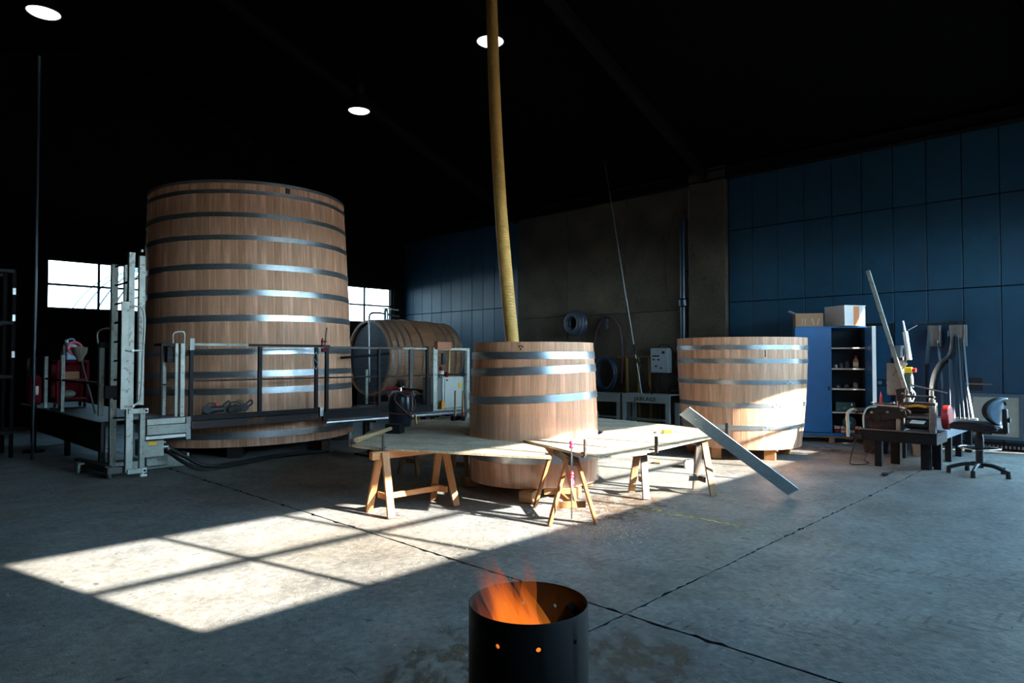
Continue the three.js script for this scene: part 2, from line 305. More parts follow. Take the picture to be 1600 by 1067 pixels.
{
  const back = struct('wall_back');
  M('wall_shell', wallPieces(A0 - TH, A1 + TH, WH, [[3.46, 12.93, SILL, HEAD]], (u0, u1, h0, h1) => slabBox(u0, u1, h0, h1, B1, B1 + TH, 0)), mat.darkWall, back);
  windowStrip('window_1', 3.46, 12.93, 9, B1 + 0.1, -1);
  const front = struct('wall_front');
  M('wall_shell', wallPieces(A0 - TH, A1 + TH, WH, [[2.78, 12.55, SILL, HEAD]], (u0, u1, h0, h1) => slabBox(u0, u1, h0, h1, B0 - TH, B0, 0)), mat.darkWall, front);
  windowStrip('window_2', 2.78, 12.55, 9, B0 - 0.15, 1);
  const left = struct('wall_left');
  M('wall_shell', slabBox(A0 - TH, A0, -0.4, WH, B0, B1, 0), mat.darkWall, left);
  const right = struct('wall_right');
  const OPEN = [-1.0, 0.70, 0, 4.19];
  M('wall_shell', wallPieces(B0, B1, WH, [[OPEN[0], OPEN[1], -0.31, OPEN[3]], [OPEN[1] + 0.06, 1.22, 3.0, OPEN[3]]], (u0, u1, h0, h1) => slabBox(A1 + 0.06, A1 + TH, h0, h1, u0, u1, 0)), mat.dark, right);  // high hole added out of view to let sun onto the white box
  // blue sheet panels with open seams; upper course above
  const seam = 0.006;
  const panel = (b0, b1, h0, h1, k) => M('panel', slabBox(A1, A1 + 0.055, h0, h1, b0 + seam, b1 - seam, 0.006), k % 3 === 1 ? mat.blue2 : mat.blue, right);
  const cols = []; for (let i = 0; i < 11; i++) cols.push([6.485 - 0.522 * (i + 1), 6.485 - 0.522 * i]);
  cols.forEach(([b0, b1], i) => { panel(b0, b1, 0.12, 2.665, i); if (i === 10) panel(b0, b1, 2.68, 2.99, 0); else panel(b0, b1, 2.68, 4.19, i + 1); panel(b0, b1, 4.205, 5.6, i); });
  panel(-1.85, 0.742, 4.205, 5.6, 1); panel(-1.85, -1.02, 0.12, 4.19, 0);
  for (let i = 0; i < 11; i++) { const b0 = 12.65 + i * 0.472; panel(b0, b0 + 0.472, 0.0, 2.9, i); panel(b0, b0 + 0.472, 2.915, 5.6, i + 1); }
  // concrete bay
  [[7.35, 9.1], [9.1, 10.9], [10.9, 12.65]].forEach(([b0, b1], i) => [[0, 2.56], [2.57, 5.6]].forEach(([h0, h1], j) => M('precast_panel', slabBox(A1, A1 + 0.055, h0, h1, b0 + 0.004, b1 - 0.004, 0.006), (i + j) % 2 ? mat.concrete2 : mat.concrete, right)));
  M('bottom_rail', slabBox(A1 - 0.02, A1 + 0.055, 0.0, 0.12, 0.74, 6.485), mat.blackSteel, right);
  // perforated guide strip along the foot of the wall
  for (let i = 0; i < 28; i++) M('guide_tooth', slabBox(A1 - 0.05, A1 - 0.022, 0.03, 0.075, 0.86 + i * 0.055, 0.89 + i * 0.055, 0.003), mat.steel, right);
  M('handle_recess', slabBox(A1 - 0.012, A1 + 0.01, 0.96, 1.17, 2.06, 2.24, 0.03), mat.rubber, right);
  M('handle', [bar(V(A1 - 0.03, 1.065, 1.92), V(A1 - 0.03, 1.065, 2.32), 0.018, 0.018), box(0.03, 0.03, 0.03, V(A1 - 0.015, 1.065, 2.26))], mat.steel, right);
  const col = struct('column'); M('column_shaft', slabBox(A1 - 0.14, A1 + 0.06, 0, 5.6, 6.5, 7.34, 0.01), mat.concrete2, col);
  const beam = struct('beam'); M('beam_flange', [slabBox(A1 - 0.2, A1, 5.3, 5.32, B0, B1, 0), slabBox(A1 - 0.2, A1, 5.5, 5.52, B0, B1, 0), slabBox(A1 - 0.11, A1 - 0.09, 5.32, 5.5, B0, B1, 0)], mat.roofSteel, beam);
  // personnel door set into the blue wall
  const door = struct('door_1');
  M('door_frame', [slabBox(A1 - 0.03, A1 + 0.01, 0, 2.12, 3.36, 3.41), slabBox(A1 - 0.03, A1 + 0.01, 0, 2.12, 4.26, 4.31), slabBox(A1 - 0.03, A1 + 0.01, 2.08, 2.13, 3.41, 4.26)], mat.blackSteel, door);
  M('door_leaf', slabBox(A1 - 0.015, A1 + 0.01, 0.02, 2.075, 3.415, 4.255), mat.blue, door);
  // pale hatch panel
  const hatch = thingAt('wall_hatch', 'pale square hatch in a grey frame low on the blue wall behind the chair', 'hatch', V(A1, 0.15, 1.88));
  M('panel', slabBox(A1 - 0.03, A1 - 0.012, 0.22, 0.86, 1.57, 2.2), std(lin(0.56, 0.56, 0.48), { map: again(paintMap, 0.6, 0.6) }), hatch);
  M('frame', [slabBox(A1 - 0.045, A1, 0.17, 0.22, 1.5, 2.27), slabBox(A1 - 0.045, A1, 0.86, 0.91, 1.5, 2.27), slabBox(A1 - 0.045, A1, 0.22, 0.86, 1.5, 1.57), slabBox(A1 - 0.045, A1, 0.22, 0.86, 2.2, 2.27)], std(lin(0.08, 0.12, 0.16)), hatch);
}
{ // pitched roof with its steel
  const roof = struct('ceiling'), R = [4.6, 8.84];
  const sl = (a0, h0, a1, h1) => { const w = Math.hypot(a1 - a0, h1 - h0), g = box(w, 0.16, B1 - B0 + 0.6, null, null, 0); g.rotateZ(Math.atan2(h1 - h0, a1 - a0)); g.translate((a0 + a1) / 2, (h0 + h1) / 2 + 0.08, -(B0 + B1) / 2); return g; };
  M('roof_slope', sl(R[0], R[1], A1 + 0.5, 5.42), mat.dark, roof); M('roof_slope', sl(A0 - 0.5, 5.42, R[0], R[1]), mat.dark, roof);
  for (const b of [1.1, 6.9, 12.7]) for (const [a0, h0, a1, h1] of [[R[0], R[1] - 0.16, A1, 5.42], [R[0], R[1] - 0.16, A0, 5.42]]) {
    const f = (dh, w, t) => bar(V(a0, h0 + dh, b), V(a1, h1 + dh, b), t, w, P3(0, 1, 0), 0);
    M('rafter', [f(0.02, 0.14, 0.015), f(-0.18, 0.14, 0.015), f(-0.08, 0.012, 0.19)], mat.roofSteel, roof);
  }
}
{ // steel hoops of a polytunnel outside the window wall
  const t = thingAt('polytunnel_frame', 'pale arched steel tunnel frame standing outside beyond the left window', 'tunnel frame', V(6, -0.4, 22));
  for (let i = 0; i < 4; i++) { const pts = []; for (let k = 0; k <= 12; k++) { const x = k / 12 * Math.PI; pts.push(V(7.6 - 2.6 * Math.cos(x), -0.4 + 4.9 * Math.sin(x) ** 0.8, 20.6 + i * 1.6)); } M('arch', tube(pts, 0.028, false, 40, 6), mat.galv, t); }
  for (const x of [0.6, 1.1, 1.57]) M('purlin', cyl(V(7.6 - 2.6 * Math.cos(x), -0.4 + 4.9 * Math.sin(x) ** 0.8, 20.6), V(7.6 - 2.6 * Math.cos(x), -0.4 + 4.9 * Math.sin(x) ** 0.8, 25.4), 0.02, 0.02, 6), mat.galv, t);
  const w = M('overhead_wire', tube([V(2, 5.9, 24), V(4.5, 5.15, 24), V(8, 4.9, 24), V(14, 5.6, 24)], 0.012, false, 30, 5), mat.rubber); tag(w, 'dark wire strung outside beyond the left window', 'wire');
}
// ------------------------------------------------------------------ coopered vessels
// profile: [[y, outer radius], ...]; staves stand side by side, each its own mesh
function staves(root, prof, n, thick, mats, pick) {
  const half = Math.PI / n, variants = [];
  for (let v = 0; v < 5; v++) {
    const pos = [], uv = [], idx = [], ou = v * 0.37 + rnd() * 0.1, ov = rnd() * 3, dr = rr(-0.0007, 0.0007), S = [-1, -0.965, 0, 0.965, 1];
    const q = (a, r, y) => { pos.push(Math.sin(a) * r, y, Math.cos(a) * r); uv.push(a * r + ou, y + ov); };
    for (const [y, r] of prof) { S.forEach((s, k) => q(s * half * 0.9985, r + dr - (k === 0 || k === 4 ? 0.0016 : 0), y)); q(half * 0.996, r - thick, y); q(-half * 0.996, r - thick, y); }
    for (let j = 0; j + 1 < prof.length; j++) for (let k = 0; k < 7; k++) { const a = j * 7 + k, b = j * 7 + (k + 1) % 7; idx.push(a, b, a + 7, b, b + 7, a + 7); }
    const top = (prof.length - 1) * 7; for (let k = 1; k < 6; k++) { idx.push(top, top + k, top + k + 1); idx.push(0, k + 1, k); }
    const g = new THREE.BufferGeometry(); g.setAttribute('position', new THREE.Float32BufferAttribute(pos, 3)); g.setAttribute('uv', new THREE.Float32BufferAttribute(uv, 2)); g.setIndex(idx);
    variants.push(toCreasedNormals(g, 0.35));
  }
  for (let i = 0; i < n; i++) { const m = new THREE.Mesh(variants[i % 5], pick ? pick(i) : mats[Math.floor(rnd() * mats.length)]); m.rotation.y = 2 * half * i; part('stave', m, root); }
}
const rAt = (prof, y) => { for (let i = 1; i < prof.length; i++) if (y <= prof[i][0]) { const [y0, r0] = prof[i - 1], [y1, r1] = prof[i]; return r0 + (r1 - r0) * (y - y0) / (y1 - y0); } return prof[prof.length - 1][1]; };
function hoop(root, prof, y, w, m = mat.galv, tilt = 0, tiltDir = 0, t = 0.004) {
  const y0 = y - w / 2, y1 = y + w / 2, r0 = rAt(prof, y0) + 0.0015, r1 = rAt(prof, y1) + 0.0015;
  const g = lathe([[r0, y0], [r0 + t, y0], [r1 + t, y1], [r1, y1], [r0, y0]], 120, 0.5);
  const u = g.attributes.uv, p = g.attributes.position; for (let i = 0; i < u.count; i++) u.setXY(i, u.getX(i) * 6.28 * r0, p.getY(i));
  if (tilt) { g.translate(0, -y, 0); g.scale(1 + 0.5 * tilt * tilt + 0.002, 1, 1 + 0.5 * tilt * tilt + 0.002); g.applyMatrix4(new THREE.Matrix4().makeRotationAxis(P3(Math.cos(tiltDir), 0, Math.sin(tiltDir)), tilt)); g.translate(0, y, 0); }
  return M('hoop', g, m, root);
}
// lap joint with rivets, at an angle round the vessel
function lap(hp, prof, y, w, ang, k = 3, off = 0) {
  const r = rAt(prof, y) + 0.007, H = [];
  for (let i = 0; i < k; i++) { const a = ang + (i - (k - 1) / 2) * 0.055 / r; H.push(ball(P3(Math.sin(a) * r, y + off + (i % 2 ? 0.25 : -0.2) * w, Math.cos(a) * r), 0.009, 8)); }
  M('rivet', H, mat.steel, hp);
  const pts = []; for (let i = 0; i <= 6; i++) pts.push(ang + (i - 3) * 0.035 / r);
  const g = new THREE.CylinderGeometry(r - 0.001 + (rAt(prof, y + w / 2) - rAt(prof, y)), r - 0.001 - (rAt(prof, y + w / 2) - rAt(prof, y)), w * 0.96, 6, 1, true, ang - 0.1 / r, 0.2 / r); g.translate(0, y + off, 0); M('lap_plate', g, mat.galv, hp);
}
{ // great upright vat at the left
  const c = V(5.22, 0, 11.29);
  const t = thing('oak_vat', 'huge upright oak vat ringed with steel hoops behind the raised walkway', 'vat', c);
  t.rotateOnAxis(P3(0, 1, 0).cross(P3(-0.695, 0, -0.719)).normalize(), 0.02);
  const prof = [[0.16, 1.69], [1.2, 1.675], [2.4, 1.65], [3.4, 1.615], [4.20, 1.58]];
  staves(t, prof, 98, 0.08, oak);
  for (const [y, w] of [[4.175, 0.045], [4.02, 0.06], [3.665, 0.07], [3.315, 0.075], [2.87, 0.085], [2.475, 0.09], [2.09, 0.095], [1.585, 0.095], [1.245, 0.095], [0.99, 0.095], [0.33, 0.1]]) hoop(t, prof, y, w);
  M('notch_plug', box(0.075, 0.085, 0.02, P3(Math.sin(-0.08) * 1.585, 4.10, Math.cos(-0.08) * 1.585), [0, -0.08, 0]), mat.rubber, t);
  M('vat_floor', lathe([[0, 0.3], [1.6, 0.3], [1.6, 0.36], [0, 0.36]], 60), oak[3], t);
  for (let i = 0; i < 7; i++) { const x = i / 7 * 6.283 + 0.3; tag(M('bearer_block', box(0.2, 0.16, 0.3, P3(c.x + 1.5 * Math.sin(x), 0.08, c.z + 1.5 * Math.cos(x)), [0, x, 0]), mat.brownSteel), 'timber block coloured dark for the shade under the huge vat', 'block', 'blocks under the huge vat'); }  // shadow of the deck is put into the dark colour of these blocks
}
const TUB = V(5.744, 0, 5.203);
{ // tub in the middle of the work table
  const t = thing('oak_tub', 'oak tub standing through the round work table with the yellow hose in it', 'tub', TUB);
  const prof = [[0.12, 0.722], [0.5, 0.742], [0.9, 0.735], [1.3, 0.718], [1.67, 0.692]];
  staves(t, prof, 46, 0.055, oak);
  const dirT = Math.atan2(-0.719, 0.695); // towards the camera's left and right
  [[1.525, 0.078, 0.004], [1.362, 0.085, 0.040], [1.06, 0.08, 0.046], [0.425, 0.09, 0.0]].forEach(([y, w, k], i) => { const h = hoop(t, prof, y, w, mat.galv, -k, -0.735, 0.005); if (i < 3) lap(h, prof, y, w, -Math.PI / 4 - 1.5, 3, -k * 0.7); });
  M('stretch_film', lathe([[0.75, 0.13], [0.757, 0.4], [0.757, 0.5], [0.753, 0.88]], 72), mat.film, t);
  M('tub_floor', lathe([[0, 0.2], [0.68, 0.2], [0.68, 0.25], [0, 0.25]], 48), oak[3], t);
  M('stencil_mark', [0, 1, 2].map((i) => box(0.012, 0.02 + 0.006 * i, 0.002, P3(Math.sin(-1.05 + 0.022 * i) * 0.699, 1.62 - 0.028 * (i % 2), Math.cos(-1.05 + 0.022 * i) * 0.699), [0, -1.05, 0.5 * i], 0)), mat.rubber, t);
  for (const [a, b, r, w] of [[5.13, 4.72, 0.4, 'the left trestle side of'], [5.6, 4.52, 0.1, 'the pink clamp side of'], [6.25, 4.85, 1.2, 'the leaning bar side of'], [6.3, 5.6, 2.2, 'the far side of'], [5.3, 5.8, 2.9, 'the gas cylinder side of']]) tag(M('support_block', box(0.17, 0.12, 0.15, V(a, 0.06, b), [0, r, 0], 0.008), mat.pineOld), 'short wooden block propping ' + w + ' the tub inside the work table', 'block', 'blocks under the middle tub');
}
const TUB2 = V(10.01, 0, 4.68);
{ // straight tub at the right
  const t = thing('oak_tub', 'wide oak tub on blocks in front of the blue cabinet with sun on its side', 'tub', TUB2);
  const prof = [[0.175, 0.868], [0.45, 0.90], [0.8, 0.93], [1.15, 0.952], [1.5, 0.965], [1.8, 0.967]];
  staves(t, prof, 58, 0.05, oak);
  [[1.65, 0.066], [1.452, 0.066], [1.147, 0.063], [0.816, 0.066], [0.49, 0.07]].forEach(([y, w], i) => { const h = hoop(t, prof, y, w); lap(h, prof, y, w, [0.1, 0.05, -0.37, -0.56, -0.72][i], 4); });
  M('stave_knot', [box(0.018, 0.10, 0.006, P3(Math.sin(-0.78) * 0.964, 1.56, Math.cos(-0.78) * 0.964), [0, -0.78, 0], 0.002), box(0.012, 0.045, 0.006, P3(Math.sin(-1.13) * 0.943, 1.07, Math.cos(-1.13) * 0.943), [0, -1.13, 0], 0.002)], mat.brownSteel, t);
  M('tub_floor', lathe([[0, 0.25], [0.83, 0.25], [0.83, 0.3], [0, 0.3]], 48), oak[3], t);
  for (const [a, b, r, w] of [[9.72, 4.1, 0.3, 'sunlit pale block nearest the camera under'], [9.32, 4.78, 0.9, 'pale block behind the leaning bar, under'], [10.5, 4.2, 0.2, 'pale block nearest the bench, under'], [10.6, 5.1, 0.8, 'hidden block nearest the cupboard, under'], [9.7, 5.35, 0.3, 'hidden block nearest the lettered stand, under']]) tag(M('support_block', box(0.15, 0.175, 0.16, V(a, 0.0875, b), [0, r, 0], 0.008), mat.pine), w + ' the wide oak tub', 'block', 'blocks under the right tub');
}
{ // big cask lying on its side by the far corner
  const L = 2.33, R = 0.98, prof = [[0, R * 0.955], [L * 0.25, R * 0.99], [L * 0.5, R], [L * 0.75, R * 0.99], [L, R * 0.955]];
  const t = thing('lying_cask', 'large oak cask lying on its side with a dark plank head by the corner window', 'cask', V(9.37, 1.5, 14));
  t.rotation.z = -Math.PI / 2;
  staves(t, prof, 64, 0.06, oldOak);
  for (const f of [0.03, 0.11, 0.19, 0.28, 0.42, 0.66, 0.78, 0.88, 0.97]) hoop(t, prof, L * f, 0.055, mat.galv);
  for (const y of [0.07, L - 0.1]) for (let i = 0; i < 12; i++) { // head boards cut to the circle
    const r = 0.88, x0 = -r + i * 2 * r / 12 + 0.002, x1 = x0 + 2 * r / 12 - 0.004, s = new THREE.Shape(), k = 6; const H = (x) => Math.sqrt(Math.max(0, r * r - x * x));
    for (let j = 0; j <= k; j++) { const x = x0 + (x1 - x0) * j / k; j ? s.lineTo(x, H(x)) : s.moveTo(x, H(x)); } for (let j = k; j >= 0; j--) { const x = x0 + (x1 - x0) * j / k; s.lineTo(x, -H(x)); }
    const g = new THREE.ExtrudeGeometry(s, { depth: 0.045, bevelEnabled: false }); g.rotateX(Math.PI / 2); g.translate(0, y + 0.045, 0); g.rotateY(0);
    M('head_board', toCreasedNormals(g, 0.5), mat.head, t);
  }
  const cr = thingAt('cask_cradle', 'dark timber cradle carrying the lying cask', 'cradle', V(10.5, 0, 14));
  for (const a of [9.75, 11.25]) { const s = new THREE.Shape(); s.moveTo(-0.95, 0); s.lineTo(0.95, 0); s.lineTo(0.95, 0.75); for (let i = 0; i <= 12; i++) { const x = 0.85 - 1.7 * i / 12; s.lineTo(x, 1.5 - Math.sqrt(1.005 * 1.005 - x * x)); } s.lineTo(-0.95, 0.75); const g = new THREE.ExtrudeGeometry(s, { depth: 0.14, bevelEnabled: false }); g.rotateY(Math.PI / 2); g.translate(a - 0.07, 0, -14); M('bearer', toCreasedNormals(g, 0.5), mat.brownSteel, cr); }
  const p = thingAt('fill_pipe', 'bent steel pipe with a valve on top of the lying cask', 'pipe', V(9.3, 2.4, 13.9));
  M('pipe', tube([V(9.28, 0.9, 13.8), V(9.28, 2.35, 13.82), V(9.32, 2.56, 13.85), V(9.6, 2.62, 13.95), V(10.3, 2.56, 14.0)], 0.025, false, 50), mat.steel, p);
  M('valve', [cyl(V(9.9, 2.47, 14), V(9.9, 2.66, 14), 0.06), ball(V(9.9, 2.68, 14), 0.06), bar(V(9.8, 2.75, 14), V(10.25, 2.72, 13.95), 0.03, 0.03)], mat.steel, p);
}

// ------------------------------------------------------------------ round work table: chipboard sheets on trestles
{
  const arc = (r, d0, d1, n = 14) => Array.from({ length: n + 1 }, (_, i) => { const x = (d0 + (d1 - d0) * i / n) * Math.PI / 180; return [5.744 + r * Math.cos(x), 5.203 + r * Math.sin(x)]; });
  // a curved, saw-cut rim through given points
  const smooth = (pts, n = 26, j = 0.003) => new THREE.CatmullRomCurve3(pts.map(([a, b]) => P3(a, 0, b))).getPoints(n).map((p, i) => [p.x + (i % n ? rr(-j, j) : 0), p.z + (i % n ? rr(-j, j) : 0)]);
  const sheet = (pts, top, th, m, label) => tag(M('chipboard_sheet', plate(pts, top, th, 0.001), m), label, 'board');
  sheet([...smooth([[3.70, 5.80], [3.70, 5.57], [3.775, 5.36], [3.95, 4.99], [4.13, 4.56], [4.30, 4.15], [4.456, 3.82]]), [4.9, 4.3], ...arc(0.80, 212, 137), [5.265, 6.5], [5.11, 6.75], [4.64, 6.855], [3.85, 5.99]], 0.63, 0.022, mat.chip, 'chipboard table sheet under the mallet, with a curved sawn front edge');
  sheet([[5.03, 4.70], [4.86, 4.17], ...smooth([[4.665, 3.69], [4.70, 3.52], [4.83, 3.39], [4.953, 3.335], [5.154, 3.295]], 18), [5.19, 3.33]], 0.655, 0.024, mat.chip2, 'small thick chipboard piece at the table front, overlapping and held by the pink clamp');
  sheet([[5.20, 3.345], [5.257, 3.33], [6.5, 3.42], [6.876, 3.45], [7.05, 3.54], [7.23, 3.74], [7.417, 4.29], [7.66, 5.695], ...arc(0.80, 14, -136, 20).filter(([a, b]) => a > 5.15)], 0.652, 0.018, mat.chip2, 'broad chipboard table sheet under the tape measure, right of the tub');
  sheet([[5.13, 6.84], [5.29, 6.56], ...arc(0.84, 118, 40, 8), [7.2, 6.2], [6.95, 6.9], ...smooth([[6.6, 7.25], [6.2, 7.5], [5.79, 7.62]], 8), [5.3, 7.3]], 0.615, 0.018, mat.chip, 'shaded chipboard sheet behind the tub, carrying the black cylinder and sledgehammers');
  // trestle: beam along local x, two splayed leg pairs
  const trestle = (label, p, q, spread, H, beam, legM, over0 = 0.1, over1 = 0.1) => {
    const dx = q[0] - p[0], dy = q[1] - p[1], L = Math.hypot(dx, dy);
    const t = thing('trestle', label, 'trestle', V((p[0] + q[0]) / 2, 0, (p[1] + q[1]) / 2), Math.atan2(dy, dx));
    M('beam', box(L + over0 + over1, 0.075, 0.06, P3((over1 - over0) / 2, H - 0.0375, 0)), beam, t);
    for (const s of [-1, 1]) {
      for (const k of [-1, 1]) { M('leg', [bar(P3(s * (L / 2), 0.008, k * spread / 2), P3(s * (L / 2 - 0.03), H - 0.012, k * 0.042), 0.075, 0.028, P3(1, 0, 0)), cyl(P3(s * (L / 2 - 0.04), H - 0.05, k * 0.05), P3(s * (L / 2 - 0.04), H - 0.05, k * 0.064), 0.006, 0.006, 6)], legM, t); }
      M('cross_piece', box(0.024, 0.06, spread * 0.62, P3(s * (L / 2 - 0.06), 0.17, 0)), legM, t);
    }
    M('stretcher', box(L - 0.1, 0.055, 0.026, P3(0, 0.17, 0)), legM, t);
    return t;
  };
  const top = 0.608;
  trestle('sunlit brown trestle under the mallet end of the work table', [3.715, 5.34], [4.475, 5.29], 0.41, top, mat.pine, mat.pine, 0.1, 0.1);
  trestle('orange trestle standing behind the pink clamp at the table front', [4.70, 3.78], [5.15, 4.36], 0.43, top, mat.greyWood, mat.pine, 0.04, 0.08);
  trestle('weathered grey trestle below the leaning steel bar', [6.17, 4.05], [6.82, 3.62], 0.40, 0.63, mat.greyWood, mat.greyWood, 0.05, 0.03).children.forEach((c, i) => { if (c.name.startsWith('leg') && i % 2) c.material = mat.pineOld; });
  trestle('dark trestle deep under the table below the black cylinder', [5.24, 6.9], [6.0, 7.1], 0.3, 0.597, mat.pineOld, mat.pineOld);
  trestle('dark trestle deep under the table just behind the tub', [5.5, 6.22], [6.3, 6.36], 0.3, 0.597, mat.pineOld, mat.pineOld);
  // steel dogs on the rim
  const dog = (a, b, turn, y, label) => { const t = thing('edge_dog', label, 'bracket', V(a, y, b), turn); M('upright', box(0.02, 0.15, 0.032, P3(0, 0.055, 0.012)), mat.dirtySteel, t); M('hook', [box(0.02, 0.012, 0.06, P3(0, 0.006 , -0.03)), box(0.02, 0.012, 0.06, P3(0, -0.018 - 0.012, -0.03))], mat.dirtySteel, t); };
  dog(3.755, 5.34, -0.9, 0.63, 'upright steel dog hooked on the table rim in front of the mallet handle');
  dog(3.70, 5.82, -1.5, 0.63, 'upright steel dog on the far left corner of the table, left of the mallet');
  dog(4.665, 3.62, -0.5, 0.655, 'upright steel dog on the table rim beside the pink clamp');
  dog(5.31, 3.305, 0.1, 0.652, 'upright steel dog on the table edge between pink clamp and tape measure');
  dog(6.93, 3.42, 0.4, 0.652, 'upright steel dog at the table corner beside the leaning steel bar');
  { // mallet
    const t = thingAt('mallet', 'long-handled mallet with a black head lying on the table', 'mallet', V(4.2, 0.63, 6.0));
    M('handle', cyl(V(3.66, 0.69, 5.66), V(4.60, 0.69, 6.36), 0.026, 0.02, 14), mat.ash, t);
    const d = P3(0.94, 0, -0.70).normalize(), g = box(0.19, 0.105, 0.12); g.rotateY(Math.atan2(0.70, 0.94) - 0.2 + Math.PI / 2); g.translate(4.60, 0.685, -6.32); M('head', g, mat.blackSteel, t);
  }
  { // tape measure
    const t = thing('tape_measure', 'yellow tape measure lying on the table near the leaning bar', 'tape measure', V(6.60, 0.652, 3.95), -0.75);
    M('case', box(0.11, 0.035, 0.085, P3(0, 0.018, 0), null, 0.015), mat.yellow, t); M('grip', box(0.06, 0.037, 0.05, P3(0.01, 0.019, 0.01), null, 0.012), mat.rubber, t); M('blade', box(0.09, 0.006, 0.025, P3(-0.09, 0.006, 0)), mat.white, t); M('end_hook', box(0.03, 0.02, 0.03, P3(-0.14, 0.01, 0)), mat.rubber, t);
  }
  { // pink clamp
    const c = (h) => V(4.585, h, 3.70), t = thingAt('screw_clamp', 'pink-handled screw clamp with a long thin bar gripping the table front', 'clamp', c(0.1));
    M('bar', cyl(c(0.09), c(0.77), 0.006, 0.006, 8), mat.steel, t);
    for (const [h, k] of [[0.735, 1], [0.47, 0.9]]) M('jaw', [lathe([[0, -0.03], [0.016, -0.03], [0.022, -0.015], [0.014, 0], [0.022, 0.016], [0.014, 0.035], [0, 0.035]], 12).scale(k, k, k).translate(c(h).x, h, c(h).z), bar(c(h), V(4.66, h, 3.76), 0.02, 0.018)], mat.pink, t);
    M('handle', [lathe([[0, -0.03], [0.015, -0.03], [0.02, 0], [0.012, 0.03], [0, 0.03]], 12).translate(c(0).x + 0.02, 0.40, c(0).z - 0.01), bar(V(4.60, 0.41, 3.70), V(4.585, 0.47, 3.70), 0.012, 0.012)], mat.pink, t);
    M('spring_guard', tube([V(4.585, 0.46, 3.70), V(4.57, 0.43, 3.69), V(4.572, 0.36, 3.69), V(4.585, 0.33, 3.70)], 0.004), mat.white, t);
  }
  { // black pressure cylinder with burner hose
    const c = V(5.22, 0.615, 7.06), t = thing('gas_cylinder', 'black gas cylinder wound with a red-brown hose on the back of the table', 'gas cylinder', c, 0);
    M('body', lathe([[0, 0], [0.135, 0], [0.14, 0.03], [0.15, 0.05], [0.15, 0.36], [0.142, 0.40], [0.11, 0.435], [0.05, 0.45], [0, 0.452]], 40), mat.canister, t);
    M('valve', [cyl(P3(0, 0.44, 0), P3(0, 0.50, 0), 0.025, 0.02), cyl(P3(-0.05, 0.485, 0), P3(0.06, 0.485, 0), 0.012), ball(P3(0.03, 0.51, 0.02), 0.018)], mat.chrome, t);
    M('red_grip', cyl(P3(-0.14, 0.475, -0.11), P3(-0.02, 0.49, -0.02), 0.026, 0.024, 12), mat.red, t);
    M('torch_tube', [cyl(P3(0.0, 0.485, 0.0), P3(0.17, 0.47, 0.12), 0.012), cyl(P3(0.17, 0.47, 0.12), P3(0.235, 0.44, 0.17), 0.012, 0.03)], mat.blackSteel, t);
    M('hose', [tube([P3(0.05, 0.47, 0.03), P3(0.10, 0.44, 0.13), P3(0.0, 0.40, 0.16), P3(-0.11, 0.44, 0.10), P3(-0.15, 0.36, 0.08), P3(-0.06, 0.22, 0.155), P3(0.04, 0.14, 0.165), P3(0.14, 0.11, 0.10), P3(0.17, 0.12, 0.10)], 0.0085, false, 90), tube([P3(-0.12, 0.475, -0.09), P3(-0.27, 0.42, -0.15), P3(-0.29, 0.30, -0.14), P3(-0.22, 0.20, 0.0), P3(-0.08, 0.165, 0.155), P3(0.06, 0.19, 0.165), P3(0.17, 0.28, 0.10), P3(0.16, 0.40, 0.05), P3(0.06, 0.455, 0.03)], 0.0085, false, 90)], mat.hoseRed, t);
    M('hose_end', [cyl(P3(0.17, 0.14, 0.10), P3(0.175, 0.04, 0.11), 0.016, 0.013), ball(P3(0.176, 0.03, 0.112), 0.018)], mat.brass, t);
  }
  for (const [a, b, r, k] of [[6.22, 7.12, 0.2, 0], [6.30, 7.05, 0.9, 1]]) {
    const t = thing('sledgehammer', k ? 'sledgehammer with a red collar standing on its head behind the tub' : 'plain-handled sledgehammer standing on its head left of the red-collared one', 'hammer', V(a, 0.615, b), r);
    M('head', box(0.15, 0.065, 0.065, P3(0, 0.0325, 0), null, 0.012), mat.blackSteel, t); M('handle', cyl(P3(0, 0.05, 0), P3(0.0, 0.42, 0), 0.016, 0.013, 10), mat.ash, t); if (k) M('collar', cyl(P3(0, 0.065, 0), P3(0, 0.12, 0), 0.019), mat.red, t);
  }
  { // leaning galvanised bar
    const p = V(7.311, 0.05, 2.833), u = V(6.472, 0.684, 3.348).sub(V(7.311, 0.0, 2.833)), q = p.clone().add(u.clone().multiplyScalar(1.32));
    const t = thingAt('steel_bar', 'long galvanised steel strip leaning from the floor onto the table corner', 'steel bar', p);
    const side = P3(-0.95, 0.05, -0.1).cross(u).normalize(), nrm = u.clone().normalize().cross(side).normalize();
    M('strip', bar(p, q, 0.15, 0.010, side, 0.002), mat.bandBlue, t);
    M('rib', [-0.03, 0.03].map((k) => bar(p.clone().addScaledVector(side, k).addScaledVector(nrm, -0.007), q.clone().addScaledVector(side, k).addScaledVector(nrm, -0.007), 0.012, 0.008, side, 0.002)), mat.bandBlue, t);
    for (const f of [0.9, 0.82]) M('bolt_hole', cyl(p.clone().lerp(q, f).addScaledVector(nrm, -0.006), p.clone().lerp(q, f).addScaledVector(nrm, 0.006), 0.014, 0.014, 10), mat.chrome, t);
  }
  tag(M('wood_offcut', box(0.24, 0.09, 0.12, V(8.27, 0.046, 4.62), [0, 0.5, 0.05], 0.02), mat.cardWhite), 'pale wood offcut on the floor under the table, near the wide tub', 'offcut');
  tag(M('wood_offcut', box(0.20, 0.03, 0.10, V(8.30, 0.015, 5.1), [0, 0.2, 0], 0.005), mat.ash), 'thin flat offcut on the floor behind the pale offcut', 'offcut');
